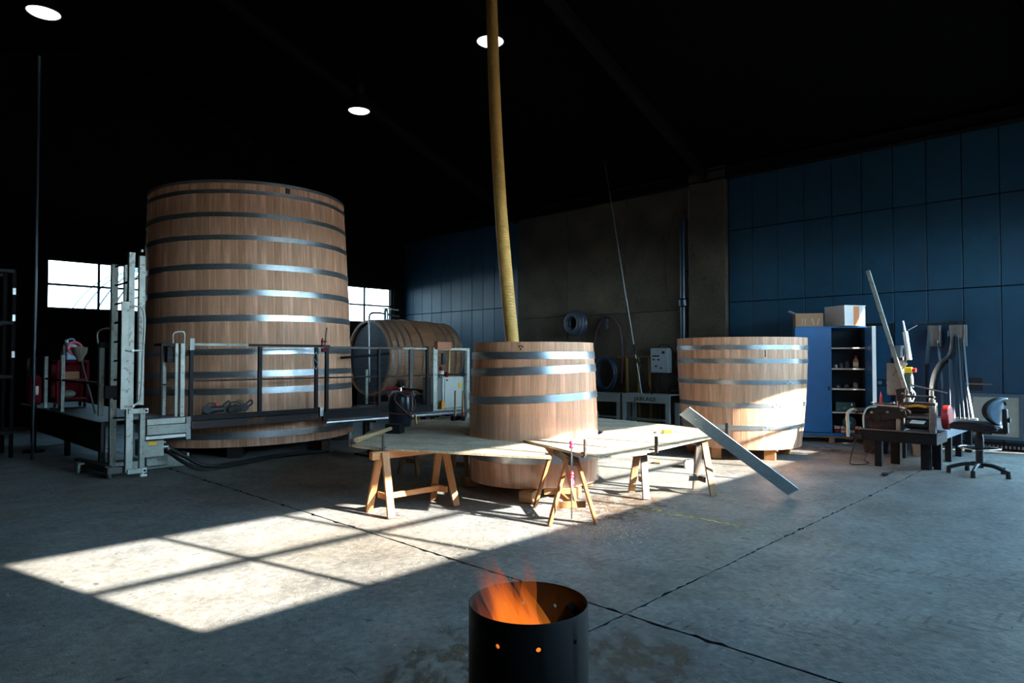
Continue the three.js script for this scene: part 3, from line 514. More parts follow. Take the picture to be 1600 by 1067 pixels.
  tag(M('mug', lathe([[0, 0], [0.04, 0], [0.045, 0.09], [0.04, 0.09], [0.035, 0.01], [0, 0.01]], 20).translate(7.35, 0.652, -5.6), std(lin(0.03, 0.35, 0.25))), 'small green pot at the back of the table right of the tub', 'pot');
}
{ // wood shavings
  const g = new THREE.PlaneGeometry(0.02, 0.009, 3, 1); const p = g.attributes.position; for (let i = 0; i < p.count; i++) p.setZ(i, 0.004 * Math.cos(p.getX(i) * 300)); g.computeVertexNormals(); g.rotateX(-Math.PI / 2);
  const N = 900, im = new THREE.InstancedMesh(g, std(lin(0.62, 0.44, 0.28), { side: THREE.DoubleSide }), N), m = new THREE.Matrix4(); im.name = 'wood_shavings';
  for (let i = 0; i < N; i++) {
    const cl = i < 420 ? [4.7, 3.45, 0.32] : i < 600 ? [5.2, 4.0, 0.8] : i < 760 ? [4.2, 4.2, 1.6] : [3.4, 2.4, 1.9];
    const r = cl[2] * Math.sqrt(-2 * Math.log(rnd() + 1e-6)) * 0.6, x = rnd() * 6.283, s = rr(0.3, 0.9);
    m.makeRotationFromEuler(new THREE.Euler(rr(-0.3, 0.3), rnd() * 6.28, rr(-0.3, 0.3))).scale(P3(s, s, s)).setPosition(cl[0] + r * Math.cos(x), 0.006, -(cl[1] + r * Math.sin(x))); im.setMatrixAt(i, m);
    im.setColorAt(i, new THREE.Color().setScalar(rr(0.7, 1.35)));
  }
  im.userData.kind = 'stuff'; im.userData.label = 'wood shavings scattered on the floor round the front trestle'; im.userData.category = 'shavings'; scene.add(sh(im));
}
// ------------------------------------------------------------------ fire drum
const FIRE = V(1.83, 0, 1.683);
{
  const t = thing('fire_drum', 'dark steel fire drum pierced with round holes, burning in the foreground', 'fire drum', FIRE);
  const R = 0.22, H = 0.6, ev = new Evaluator();
  const shell = new Brush(new THREE.LatheGeometry([[R - 0.006, 0.02], [R, 0.02], [R, H - 0.004], [R - 0.002, H], [R - 0.004, H], [R - 0.006, H - 0.004], [R - 0.006, 0.02]].map(([x, y]) => new THREE.Vector2(x, y)), 96)); shell.updateMatrixWorld();
  let cur = shell;
  for (const ang of [-1.33, -0.67, -0.0, 0.62, 1.2, 1.8, 2.4, 2.75, 3.5, 4.1]) {
    const c = new Brush(new THREE.CylinderGeometry(0.0085, 0.0085, 0.1, 16)); c.rotation.set(Math.PI / 2, 0, -0); c.rotation.order = 'YXZ'; c.rotation.y = ang; c.position.set(Math.sin(ang) * R, 0.515, Math.cos(ang) * R); c.updateMatrixWorld();
    cur = ev.evaluate(cur, c, SUBTRACTION);
  }
  const g = cur.geometry.clone(); M('drum_shell', toCreasedNormals(g.toNonIndexed ? (g.index ? g.toNonIndexed() : g) : g, 0.5), mat.brazier, t);
  M('drum_bottom', cyl(P3(0, 0.02, 0), P3(0, 0.03, 0), R - 0.006, R - 0.006, 40), mat.brazier, t);
  for (const x of [0.4, 2.5, 4.6]) M('foot', box(0.05, 0.02, 0.05, P3(0.17 * Math.sin(x), 0.01, 0.17 * Math.cos(x)), [0, x, 0]), mat.brazier, t);
  const logs = [[-0.1, -0.1, 0.12, 0.1, 0.32], [-0.12, 0.08, 0.1, -0.08, 0.375], [0.02, -0.14, -0.02, 0.13, 0.43], [0.12, 0.05, 0.13, -0.11, 0.52]];
  logs.forEach(([x0, z0, x1, z1, h], i) => tag(M('firewood', bar(V(FIRE.x + x0, h - 0.22, -FIRE.z + z0), V(FIRE.x + x1, h + (i === 3 ? 0.05 : 0.0), -FIRE.z + z1), 0.05, 0.045, P3(0, 1, 0), 0.008), mat.dark), ['charred stick at the bottom of the fire drum', 'charred stick crossing second lowest in the fire drum', 'charred stick on top of the crossed pair in the drum', 'charred stick leaning up at the right inside the fire drum'][i], 'firewood', 'firewood inside the drum'));
  // flames: soft glowing tongues
  const fl = thing('flame', 'orange flame leaning left out of the fire drum', 'flame', P3(FIRE.x, 0.28, FIRE.z));
  const right = P3(0.695, 0, 0.719); // camera's right, for laying the flame out in the drum
  const tongue = (x, z, y0, h, w, lean, a, c, k) => {
    const pos = [], col = [], idx = [], N = 26, S = 14;
    for (let j = 0; j <= N; j++) {
      const f = j / N, r = w * Math.pow(Math.sin(Math.PI * Math.min(1, 0.22 + f * 0.78)), 0.9) * (1 - 0.25 * f) * (1 + 0.18 * Math.sin(f * 9 + k)) + 0.0005, cx = x + lean * f * f * h + 0.018 * Math.sin(f * 7 + k * 2.1) * f, cz = z + 0.014 * Math.cos(f * 6 + k) * f;
      const al = a * sm(f, 0, 0.12) * Math.pow(1 - f, 1.2);
      for (let i = 0; i < S; i++) { const q = i / S * 6.2832, rip = 1 + 0.16 * Math.sin(3 * q + f * 8 + k); pos.push((cx + Math.cos(q) * r * rip) * right.x + Math.sin(q) * r * rip * 0.8 * right.z * -1 + cz * -0.719, y0 + f * h, (cx + Math.cos(q) * r * rip) * right.z + Math.sin(q) * r * rip * 0.8 * right.x + cz * 0.695); col.push(c[0], c[1] * (1 - 0.45 * f), c[2] * (1 - 0.3 * f), al); }
    }
    for (let j = 0; j < N; j++) for (let i = 0; i < S; i++) { const p = j * S + i, q = j * S + (i + 1) % S; idx.push(p, q, p + S, q, q + S, p + S); }
    const g = new THREE.BufferGeometry(); g.setAttribute('position', new THREE.Float32BufferAttribute(pos, 3)); g.setAttribute('color', new THREE.Float32BufferAttribute(col, 4)); g.setIndex(idx); g.computeVertexNormals(); return g;
  };
  const fm = new THREE.MeshBasicMaterial({ color: new THREE.Color().setRGB(1, 1, 1), vertexColors: true, transparent: true, side: THREE.DoubleSide, depthWrite: false });
  for (let i = 0; i < 46; i++) {
    const x = rr(-0.10, 0.075), z = rr(-0.08, 0.10), big = rnd(), h = (0.26 + 0.30 * big) * (1 - Math.abs(x + 0.02) * 3.0), y0 = rr(0.0, 0.06), w = rr(0.022, 0.05);
    const o = new THREE.Mesh(tongue(x, z, y0, h, w, -0.26 + rr(-0.12, 0.2), rr(0.16, 0.36), [rr(1.0, 1.4), rr(0.25, 0.40), rr(0.015, 0.05)], i * 1.7), fm); part('flame_tongue', o, fl); o.castShadow = false;
  }
  const L = new THREE.PointLight(new THREE.Color(1, 0.42, 0.1), 0.35, 0, 2); L.position.set(FIRE.x - 0.03, 0.46, FIRE.z); L.castShadow = true; L.shadow.radius = 4; scene.add(L);
}
// ------------------------------------------------------------------ yellow extraction hose
{
  const t = thingAt('extraction_hose', 'yellow ribbed extraction hose hanging from the roof into the middle tub', 'hose', V(5.4, 1.3, 5.15));
  const c = new THREE.CatmullRomCurve3([[5.43, 1.1, 5.20], [5.472, 1.602, 5.274], [5.534, 1.788, 5.354], [5.701, 2.571, 5.613], [5.906, 3.428, 5.905], [6.112, 4.526, 6.195], [6.263, 5.49, 6.399], [6.39, 6.209, 6.555], [6.488, 6.745, 6.669], [6.56, 7.3, 6.72]].map(([a, h, b]) => V(a, h, b)));
  const n = 165, per = 4, seg = n * per, S = 18, fr = c.computeFrenetFrames(seg), pos = [], idx = [], uv = [];
  for (let i = 0; i <= seg; i++) { const p = c.getPointAt(i / seg), r = 0.075 * (1 + [0.0, 0.055, 0.075, 0.055][i % per]); for (let k = 0; k < S; k++) { const q = k / S * 6.2832, x = Math.cos(q) * r, y = Math.sin(q) * r; pos.push(p.x + fr.normals[i].x * x + fr.binormals[i].x * y, p.y + fr.normals[i].y * x + fr.binormals[i].y * y, p.z + fr.normals[i].z * x + fr.binormals[i].z * y); uv.push(k / S, i * 0.01); } }
  for (let i = 0; i < seg; i++) for (let k = 0; k < S; k++) { const a = i * S + k, b = i * S + (k + 1) % S; idx.push(a, a + S, b, b, a + S, b + S); }
  const g = new THREE.BufferGeometry(); g.setAttribute('position', new THREE.Float32BufferAttribute(pos, 3)); g.setAttribute('uv', new THREE.Float32BufferAttribute(uv, 2)); g.setIndex(idx); g.computeVertexNormals();
  M('ribbed_tube', g, mat.hose, t);
  M('collar', cyl(V(6.54, 7.1, 6.71), V(6.57, 7.4, 6.72), 0.09), mat.dirtySteel, t);
  M('duct', tube([V(6.56, 7.35, 6.72), V(6.6, 7.6, 6.75), V(6.5, 7.9, 6.9)], 0.085, false, 20, 12), mat.dirtySteel, t);
}
// ------------------------------------------------------------------ high-bay lamps
{
  const glow = std(0xffffff, { emissive: new THREE.Color(1, 0.98, 0.94), emissiveIntensity: 2.2 });
  const makeLamp = (p, label) => {
    const t = thing('high_bay_lamp', label, 'lamp', p), rh = 8.84 - 0.378 * Math.abs(p.x - 4.6) - p.y;
    M('reflector', lathe([[0.225, 0], [0.235, 0.02], [0.15, 0.28], [0.09, 0.34], [0, 0.34], [0, 0.33], [0.085, 0.33], [0.145, 0.27], [0.222, 0.01]], 40), mat.blackSteel, t);
    M('housing', cyl(P3(0, 0.34, 0), P3(0, 0.55, 0), 0.09), mat.blackSteel, t);
    M('suspension', cyl(P3(0, 0.55, 0), P3(0, rh + 0.02, 0), 0.008, 0.008, 8), mat.blackSteel, t);
    M('diffuser', lathe([[0, -0.006], [0.19, -0.004], [0.21, 0.012], [0, 0.014]], 40), glow, t);
    const l = new THREE.SpotLight(new THREE.Color(1, 0.97, 0.92), 1.2, 0, 1.15, 0.7, 2); l.position.set(p.x, p.y - 0.03, p.z); l.target.position.set(p.x, 0, p.z); l.castShadow = true; l.shadow.radius = 9; scene.add(l, l.target);
  };
  makeLamp(V(7.478, 6.5, 11.539), 'lit round high-bay lamp above the great vat\'s right edge');
  makeLamp(V(7.266, 6.5, 7.496), 'lit round high-bay lamp partly hidden by the yellow hose');
  makeLamp(V(2.142, 6.5, 11.53), 'lit round high-bay lamp in the top left corner');
}

// ------------------------------------------------------------------ raised steel walkway round the great vat
const PB = 9.25;
{
  const D = 0.68, t = thingAt('walkway', 'black steel walkway with a low railing curving in front of the huge vat', 'walkway', V(5.5, 0, 9.4));
  M('deck', [slabBox(3.38, 6.3, D - 0.04, D, PB + 0.03, 9.56), slabBox(6.3, 6.95, D - 0.04, D, PB + 0.03, 9.9), slabBox(6.95, 7.5, D - 0.04, D, PB + 0.03, 10.4)], mat.blackSteel, t);
  M('toe_board', slabBox(3.38, 5.30, D - 0.02, D + 0.05, PB, PB + 0.03), mat.blackSteel, t);
  M('fascia', [slabBox(3.42, 5.30, 0.545, D - 0.025, PB - 0.02, PB + 0.03, 0.006)], mat.brownSteel, t);
  M('fascia', [slabBox(5.38, 7.55, 0.52, D - 0.01, PB, PB + 0.04, 0.006)], mat.blackSteel, t);
  M('cleat', [slabBox(5.31, 5.37, 0.6, 0.74, PB - 0.03, PB + 0.03)], mat.steel, t);
  for (const a of [6.2, 7.4]) M('prop', slabBox(a, a + 0.07, 0, D - 0.04, 9.34, 9.41), mat.blackSteel, t);
  const post = (a, w, m, h = 1.66, b = PB + 0.02, h0 = 0.60) => M('post', box(w, h - h0, 0.045, V(a, (h0 + h) / 2, b)), m, t);
  post(3.425, 0.05, mat.blackSteel); post(4.375, 0.055, mat.blackSteel); post(5.27, 0.05, mat.blackSteel); post(5.45, 0.055, mat.blackSteel); post(6.42, 0.05, mat.blackSteel); post(7.08, 0.075, mat.dirtySteel); post(7.44, 0.05, mat.blackSteel, 1.70);
  const rail = (a0, a1, h, s, m, b = PB + 0.02) => M('rail', box(a1 - a0, s, s, V((a0 + a1) / 2, h, b)), m, t);
  rail(3.40, 4.2, 1.68, 0.035, mat.cream2); rail(4.2, 5.50, 1.68, 0.035, mat.blackSteel); rail(5.50, 6.9, 1.66, 0.035, mat.dirtySteel); rail(6.9, 7.45, 1.66, 0.035, mat.cream2);
  rail(3.42, 5.45, 1.19, 0.022, mat.blackSteel); rail(5.45, 8.4, 1.19, 0.022, mat.blackSteel);
  M('hinge_plate', [slabBox(3.395, 3.455, 1.6, 1.76, PB - 0.015, PB), slabBox(3.36, 3.42, 0.42, 0.72, PB - 0.01, PB + 0.01)], mat.greyPaint, t);
  for (const [a, b] of [[5.85, 9.9], [6.6, 10.2]]) M('far_post', box(0.04, 0.62, 0.04, V(a + 0.2, 0.98, b)), mat.cream2, t);
  M('far_rail', tube([V(6.0, 1.5, 9.75), V(6.5, 1.53, 9.9), V(7.1, 1.58, 9.95)], 0.022), mat.blackSteel, t);
  // arm running away past the left of the vat
  const u = thingAt('walkway', 'dark walkway arm with pale posts running back along the left of the huge vat', 'walkway', V(2.8, 0, 12));
  M('deck', slabBox(2.50, 3.36, D - 0.05, D, 9.72, 14.6), mat.blackSteel, u);
  M('fascia', [slabBox(2.46, 2.50, 0.3, D, 9.6, 14.6)], mat.blackSteel, u);
  for (const [b, h] of [[12.0, 1.60], [13.1, 1.52], [14.0, 1.50]]) M('post', box(0.05, h - 0.55, 0.07, V(2.55, (h + 0.55) / 2, b)), mat.cream2, u);
  M('post', box(0.05, 0.95, 0.10, V(2.55, 1.05, 14.5)), mat.dirtySteel, u);
  M('rail', bar(V(2.55, 1.62, 11.9), V(2.55, 1.56, 14.6), 0.14, 0.04), mat.dirtySteel, u);
  M('mid_rail', bar(V(2.55, 1.16, 10.1), V(2.55, 1.16, 14.6), 0.03, 0.03), mat.blackSteel, u);
  for (const b of [10.2, 12, 14.4]) for (const a of [2.6, 3.2]) M('prop', slabBox(a, a + 0.07, 0, D - 0.05, b, b + 0.07), mat.blackSteel, u);
}
{ // climbing mast and its base
  const t = thingAt('lift_mast', 'cream lattice lift mast with a tubular gate standing left of the huge vat', 'lift mast', V(2.76, 0, 9.6));
  const post = (a, b, h0, h1, w = 0.07) => M('mast_post', box(w, h1 - h0, w, V(a, (h0 + h1) / 2, b)), mat.cream, t);
  post(2.695, 9.30, 0.06, 2.83); post(2.815, 9.30, 0.9, 2.80); post(2.62, 9.72, 0.06, 2.71, 0.075);  post(2.76, 9.72, 0.9, 2.72, 0.06);
  M('mast_post', slabBox(2.64, 2.70, 0.06, 0.86, PB - 0.02, PB + 0.05), mat.cream, t);
  M('mast_post', slabBox(2.80, 2.86, 0.10, 0.86, PB - 0.02, PB + 0.05), mat.cream2, t);
  for (let h = 0.75; h < 2.75; h += 0.245) M('rung', [bar(V(2.695, h, 9.30), V(2.62, h - 0.03, 9.72), 0.022, 0.022), bar(V(2.815, h + 0.06, 9.30), V(2.76, h + 0.03, 9.72), 0.018, 0.018)], mat.blackSteel, t);
  M('clamp_plate', [slabBox(2.66, 2.88, 0.80, 0.86, PB - 0.05, PB - 0.02), slabBox(2.655, 2.87, 0.05, 0.11, PB - 0.05, PB - 0.02)], mat.cream, t);
  M('bolt_head', [V(2.855, 0.83, PB - 0.055), V(2.845, 0.08, PB - 0.055)].map((p) => box(0.055, 0.06, 0.012, p)), mat.white, t);
  M('bolt', [V(2.855, 0.83, PB - 0.07), V(2.845, 0.08, PB - 0.07)].map((p) => cyl(p.clone().add(P3(0, 0, -0.01)), p.clone().add(P3(0, 0, 0.012)), 0.012)), mat.blackSteel, t);
  M('jack_foot', [slabBox(2.80, 2.88, 0, 0.03, PB - 0.05, PB + 0.02), cyl(V(2.83, 0.0, 9.23), V(2.83, 0.08, 9.23), 0.02)], mat.white, t);
  M('jack_foot', cyl(V(2.50, 0, 9.38), V(2.50, 0.12, 9.38), 0.028), mat.steel, t);
  M('base_beam', [slabBox(2.46, 2.70, 0.06, 0.14, 9.30, 9.36), bar(V(2.5, 0.11, 9.38), V(2.42, 0.11, 10.5), 0.08, 0.08)], mat.dirtySteel, t);
  M('gate_panel', slabBox(2.555, 2.64, 0.86, 2.20, PB - 0.09, PB - 0.06, 0.004), mat.cream, t);
  M('gate_tube', tube([V(2.64, 2.14, 9.16), V(2.74, 2.14, 9.16), V(2.79, 2.11, 9.16), V(2.81, 2.04, 9.16), V(2.80, 1.5, 9.16), V(2.785, 1.05, 9.16), V(2.77, 0.96, 9.16), V(2.72, 0.915, 9.16), V(2.60, 0.90, 9.16)], 0.014, false, 80), mat.cream, t);
  M('gate_rail', cyl(V(2.60, 1.59, 9.15), V(2.80, 1.59, 9.16), 0.012), mat.cream, t);
  M('latch', [box(0.03, 0.03, 0.02, V(2.68, 1.59, 9.14)), box(0.03, 0.03, 0.02, V(2.69, 0.90, 9.14)), ball(V(2.80, 2.86, 9.25), 0.02)], mat.white, t);
  M('inner_post', box(0.06, 0.95, 0.06, V(2.53, 1.22, 9.9)), mat.greyPaint, t);
  M('inner_handle', tube([V(2.50, 1.68, 9.95), V(2.50, 1.84, 9.95), V(2.62, 1.88, 9.88), V(2.68, 1.84, 9.86), V(2.68, 1.70, 9.86)], 0.014), mat.steel, t);
  M('inner_bracket', slabBox(2.50, 2.68, 1.63, 1.70, 9.84, 9.9), mat.blackSteel, t); M('inner_bracket', slabBox(2.50, 2.64, 0.98, 1.14, 9.6, 9.66), mat.blackSteel, t);
}
{ // platform chassis with control cage
  const t = thingAt('lift_chassis', 'cream lift chassis with drive box and control cage beside the lattice mast', 'lift', V(3.1, 0, 9.6));
  M('chassis_beam', slabBox(2.88, 3.345, 0.64, 0.715, PB - 0.02, 9.7), mat.cream, t);
  M('chassis_beam', slabBox(2.88, 3.355, 0.515, 0.635, PB - 0.03, 9.7), mat.cream2, t);
  M('lip', slabBox(2.86, 3.34, 0.46, 0.50, PB - 0.05, PB + 0.05), mat.white, t);
  M('drive_box', slabBox(2.88, 3.13, 0.215, 0.43, 9.36, 9.7, 0.012), mat.cream2, t);
  M('cable_gland', [cyl(V(3.13, 0.33, 9.4), V(3.19, 0.33, 9.4), 0.028), cyl(V(3.13, 0.39, 9.42), V(3.17, 0.39, 9.42), 0.018), ball(V(3.19, 0.30, 9.38), 0.025)], mat.steel, t);
  M('warning_label', box(0.10, 0.05, 0.003, V(2.99, 0.395, 9.358), null, 0), warnMat(), t);
  M('base_frame', [slabBox(2.6, 3.55, 0.0, 0.14, 9.75, 9.95, 0.01), slabBox(3.0, 3.28, 0.05, 0.2, 9.62, 9.78, 0.02), slabBox(3.55, 3.58, 0, 0.18, 9.72, 9.95)], mat.cream2, t);
  M('outrigger_foot', [slabBox(2.33, 2.52, 0.10, 0.125, 10.1, 10.3), slabBox(2.33, 2.36, 0, 0.12, 10.1, 10.3), slabBox(2.40, 2.5, 0.0, 0.1, 10.2, 10.3)], mat.cream2, t);
  for (const [a, b, w] of [[3.075, 9.32, 0.026], [3.17, 9.55, 0.06], [3.255, 9.32, 0.036], [3.32, 9.30, 0.055]]) M('cage_post', box(w, 0.99, w, V(a, 0.70 + 0.495, b)), w < 0.03 ? mat.blackSteel : mat.cream, t);
  M('cage_rail', [slabBox(3.06, 3.33, 1.655, 1.69, 9.31, 9.345), slabBox(3.06, 3.09, 1.655, 1.69, 9.34, 9.58), slabBox(3.06, 3.27, 1.14, 1.16, 9.31, 9.33), slabBox(3.06, 3.3, 0.72, 0.75, 9.31, 9.33)], mat.blackSteel, t);
  M('control_box', slabBox(3.155, 3.245, 1.44, 1.645, 9.36, 9.46, 0.008), mat.blackSteel, t);
  for (const h of [1.50, 1.56]) M('box_slot', slabBox(3.16, 3.24, h, h + 0.012, 9.352, 9.361, 0.002), mat.rubber, t);
  M('loop_handle', tube([V(3.215, 1.69, 9.33), V(3.215, 1.81, 9.33), V(3.24, 1.835, 9.33), V(3.34, 1.845, 9.33), V(3.355, 1.82, 9.33), V(3.355, 1.69, 9.33)], 0.011, false, 60), mat.cream, t);
  M('floor_plate', slabBox(2.72, 3.36, 0.715, 0.725, PB + 0.02, 9.72), mat.dirtySteel, t);
  // right end of the lift: white frame
  const r = thingAt('lift_end_frame', 'cream upright end frame at the right end of the walkway', 'frame', V(8, 0, 9.4));
  M('upright', slabBox(7.565, 7.66, 0.02, 1.68, PB, PB + 0.08), mat.cream, r); M('upright', slabBox(8.37, 8.44, 0.02, 1.68, PB, PB + 0.07), mat.cream, r);
  M('top_rail', slabBox(7.66, 8.37, 1.635, 1.68, PB + 0.01, PB + 0.06), mat.cream, r);
  M('base_plate', slabBox(7.55, 8.45, 0, 0.02, PB - 0.1, PB + 0.3), mat.cream2, r); M('shelf', slabBox(7.6, 8.45, 0.53, 0.57, PB + 0.08, 9.9), mat.cream2, r);
  const gp = std(lin(0.46, 0.50, 0.47), { roughness: 0.5 }), p = thingAt('power_cabinet', 'pale grey power cabinet with a yellow sticker on the right end of the walkway', 'cabinet', V(8.1, 0.57, 9.6));
  M('case', slabBox(7.86, 8.42, 0.575, 1.15, 9.35, 9.75, 0.012), gp, p); M('door', slabBox(7.90, 8.32, 0.60, 1.12, 9.335, 9.35, 0.004), gp, p); M('lock', cyl(V(7.95, 1.09, 9.34), V(7.95, 1.09, 9.32), 0.014), mat.rubber, p);
  M('sticker', box(0.07, 0.10, 0.003, V(8.26, 0.99, 9.333), null, 0), mat.yellow, p);
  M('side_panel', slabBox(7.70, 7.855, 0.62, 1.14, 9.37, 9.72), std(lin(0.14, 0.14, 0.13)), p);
  tag(M('orange_crate', slabBox(7.775, 7.85, 0.572, 0.72, 9.27, 9.345, 0.008), mat.orange), 'small bright orange box at the foot of the grey power cabinet', 'box');
  const can = thingAt('spray_can', 'pale tin with a red top standing on the grey power cabinet', 'can', V(7.95, 1.15, 9.5)); M('tin', cyl(V(7.95, 1.152, 9.5), V(7.95, 1.26, 9.5), 0.055), mat.white, can); M('cap', cyl(V(7.90, 1.262, 9.45), V(7.90, 1.33, 9.45), 0.03), mat.darkRed, can);
  const m = tag(M('motor', [cyl(V(8.42, 0.78, 9.3), V(8.62, 0.78, 9.3), 0.09), cyl(V(8.62, 0.78, 9.3), V(8.66, 0.78, 9.3), 0.05)], mat.galv), 'small round galvanised motor at the right foot of the power cabinet', 'motor');
  tag(M('wood_block', box(0.36, 0.14, 0.09, V(7.78, 1.72, 9.25), [0, 0.1, 0], 0.006), std(lin(0.50, 0.20, 0.11), { map: oakMap })), 'orange-brown wood block resting on the railing above the power cabinet', 'block');
  const br = thingAt('hand_brush', 'brush hanging upside down from the railing, below the wood block', 'brush', V(7.82, 1.3, 9.2)); M('handle', cyl(V(7.90, 1.64, 9.2), V(7.87, 1.22, 9.2), 0.022), mat.ash, br); M('bristles', box(0.08, 0.2, 0.06, V(7.76, 1.48, 9.2)), mat.rubber, br); M('knob', ball(V(7.83, 1.2, 9.2), 0.05), mat.darkRed, br);
  const bp = thingAt('blue_bottle', 'blue-grey gas bottle with a red band lying behind the black cylinder', 'bottle', V(7.1, 0.68, 9.5)); M('body', [cyl(V(6.75, 0.90, 9.45), V(7.15, 0.86, 9.45), 0.075), cyl(V(7.15, 0.86, 9.45), V(7.3, 0.845, 9.45), 0.075, 0.03)], std(lin(0.06, 0.11, 0.17), { roughness: 0.35 }), bp); M('band', cyl(V(7.0, 0.875, 9.45), V(7.03, 0.872, 9.45), 0.079), mat.red, bp); M('saddle', slabBox(6.8, 7.1, 0.68, 0.83, 9.4, 9.5), mat.blackSteel, bp);
}
function warnMat() {
  const c = document.createElement('canvas'); c.width = 128; c.height = 64; const x = c.getContext('2d'); x.fillStyle = '#e2b010'; x.fillRect(0, 0, 128, 64); x.fillStyle = '#1a1608';
  for (const o of [34, 94]) { x.beginPath(); x.moveTo(o, 10); x.lineTo(o + 24, 54); x.lineTo(o - 24, 54); x.fill(); x.fillStyle = '#e2b010'; x.fillRect(o - 2, 24, 4, 16); x.fillRect(o - 2, 44, 4, 5); x.fillStyle = '#1a1608'; }
  const t = new THREE.CanvasTexture(c); t.colorSpace = THREE.SRGBColorSpace; return std(0xffffff, { map: t });
}
{ // tools on the walkway edge
  const drill = (a, label, k) => {
    const t = thingAt('power_tool', label, 'power tool', V(a, 0.73, 9.4)); const c = (x, y, z = 9.38) => V(a + x, 0.73 + y, z);
    M('body', [cyl(c(-0.16, 0.05), c(0.10, 0.06), 0.05, 0.045), box(0.12, 0.08, 0.09, c(-0.1, 0.04), [0, 0, 0.2], 0.02)], mat.plastic, t);
    M('handle', tube([c(0.05, 0.05), c(0.12, 0.12), c(0.18, 0.16), c(0.2, 0.12), c(0.12, 0.06)], 0.014), mat.plastic, t);
    M('cord', tube([c(-0.15, 0.06), c(-0.1, 0.14), c(0.02, 0.13), c(0.08, 0.05, 9.36), c(-0.02, 0.012, 9.35), c(-0.2, 0.012, 9.36)], 0.009, false, 50), mat.rubber, t);
    M('guard', lathe([[0, -0.01], [0.06, -0.01], [0.06, 0.01], [0, 0.01]], 20).rotateX(1.2).translate(c(k, 0.065, 9.33).x, 0.73 + 0.065, -9.33), mat.plastic, t);
    return t;
  };
  const g = drill(3.80, 'black power tool with a red trigger lying on the walkway edge', -0.14); M('trigger', box(0.05, 0.07, 0.03, V(3.82, 0.85, 9.38), [0, 0, 0.3], 0.01), mat.red, g);
  const g2 = drill(4.12, 'smaller black power tool with a coiled flex, right of the red-trigger one', 0.06); M('flex', [ring(V(4.12, 0.80, 9.34), 0.06, 0.008, P3(0.2, 0.5, 1)), tube([V(4.0, 0.75, 9.36), V(4.1, 0.90, 9.36), V(4.19, 0.86, 9.36)], 0.007)], mat.dirtySteel, g2);
  const cl = thingAt('rail_clamp', 'dark red clamp with an upright bar fixed on the walkway railing', 'clamp', V(5.41, 1.6, PB)); M('bar', bar(V(5.385, 1.6, PB - 0.01), V(5.43, 1.97, PB - 0.01), 0.018, 0.02), mat.dirtySteel, cl);
  M('jaw', [box(0.07, 0.06, 0.05, V(5.38, 1.62, PB - 0.01)), bar(V(5.34, 1.66, PB - 0.02), V(5.35, 1.80, PB - 0.02), 0.02, 0.02), box(0.08, 0.03, 0.04, V(5.38, 1.75, PB - 0.01))], mat.darkRed, cl);
  const hk = thingAt('snap_hook', 'steel snap hook hanging on a walkway post', 'hook', V(5.24, 1.48, PB)); M('loop', tube([V(5.24, 1.58, 9.22), V(5.205, 1.54, 9.22), V(5.21, 1.36, 9.22), V(5.24, 1.33, 9.22), V(5.265, 1.37, 9.22), V(5.262, 1.54, 9.22)], 0.008, true, 60), mat.greyPaint, hk); M('gate', cyl(V(5.262, 1.42, 9.22), V(5.21, 1.48, 9.22), 0.006), mat.greyPaint, hk);
  for (const [k, pts] of [[0, [[3.19, 0.33, 9.4], [3.35, 0.2, 9.3], [3.6, 0.05, 9.2], [4.0, 0.025, 9.3], [4.6, 0.025, 9.5], [5.4, 0.025, 9.55]]], [1, [[3.17, 0.3, 9.42], [3.3, 0.15, 9.25], [3.5, 0.028, 9.1], [4.0, 0.028, 9.15], [4.7, 0.028, 9.42], [5.6, 0.028, 9.45]]]]) tag(M('floor_cable', tube(pts.map((p) => V(...p)), 0.026, false, 70), mat.rubber), k ? 'thick black cable on the floor under the walkway, the nearer of the two' : 'thick black cable on the floor under the walkway, the farther of the two', 'cable');
  // tube bundle on two stands
  for (const s of [0, 1]) { const a = s ? 7.15 : 5.9, t = thing('pipe_stand', s ? 'low steel stand under the right end of the pipe bundle' : 'low steel stand under the left end of the pipe bundle', 'stand', V(a, 0, 8.75)); M('foot', box(0.3, 0.03, 0.4, P3(0, 0.015, 0)), mat.blackSteel, t); M('stem', box(0.06, 0.5, 0.06, P3(0, 0.27, 0)), mat.dirtySteel, t); M('cradle', box(0.06, 0.03, 0.4, P3(0, 0.525, 0)), mat.dirtySteel, t); }
  const labels = ['front steel tube of the bundle behind the table', 'middle steel tube of the bundle behind the table', 'rear steel tube of the bundle behind the table'];
  [[8.60, 0.567], [8.70, 0.567], [8.82, 0.567]].forEach(([b, h], i) => tag(M('steel_tube', lathe([[0.021, -1.5], [0.026, -1.5], [0.026, 1.5], [0.021, 1.5], [0.021, -1.5]], 16).rotateZ(Math.PI / 2).translate(6.55 + 0.08 * i, h, -b), mat.galv), labels[i], 'tube', 'steel tubes behind the table'));
}
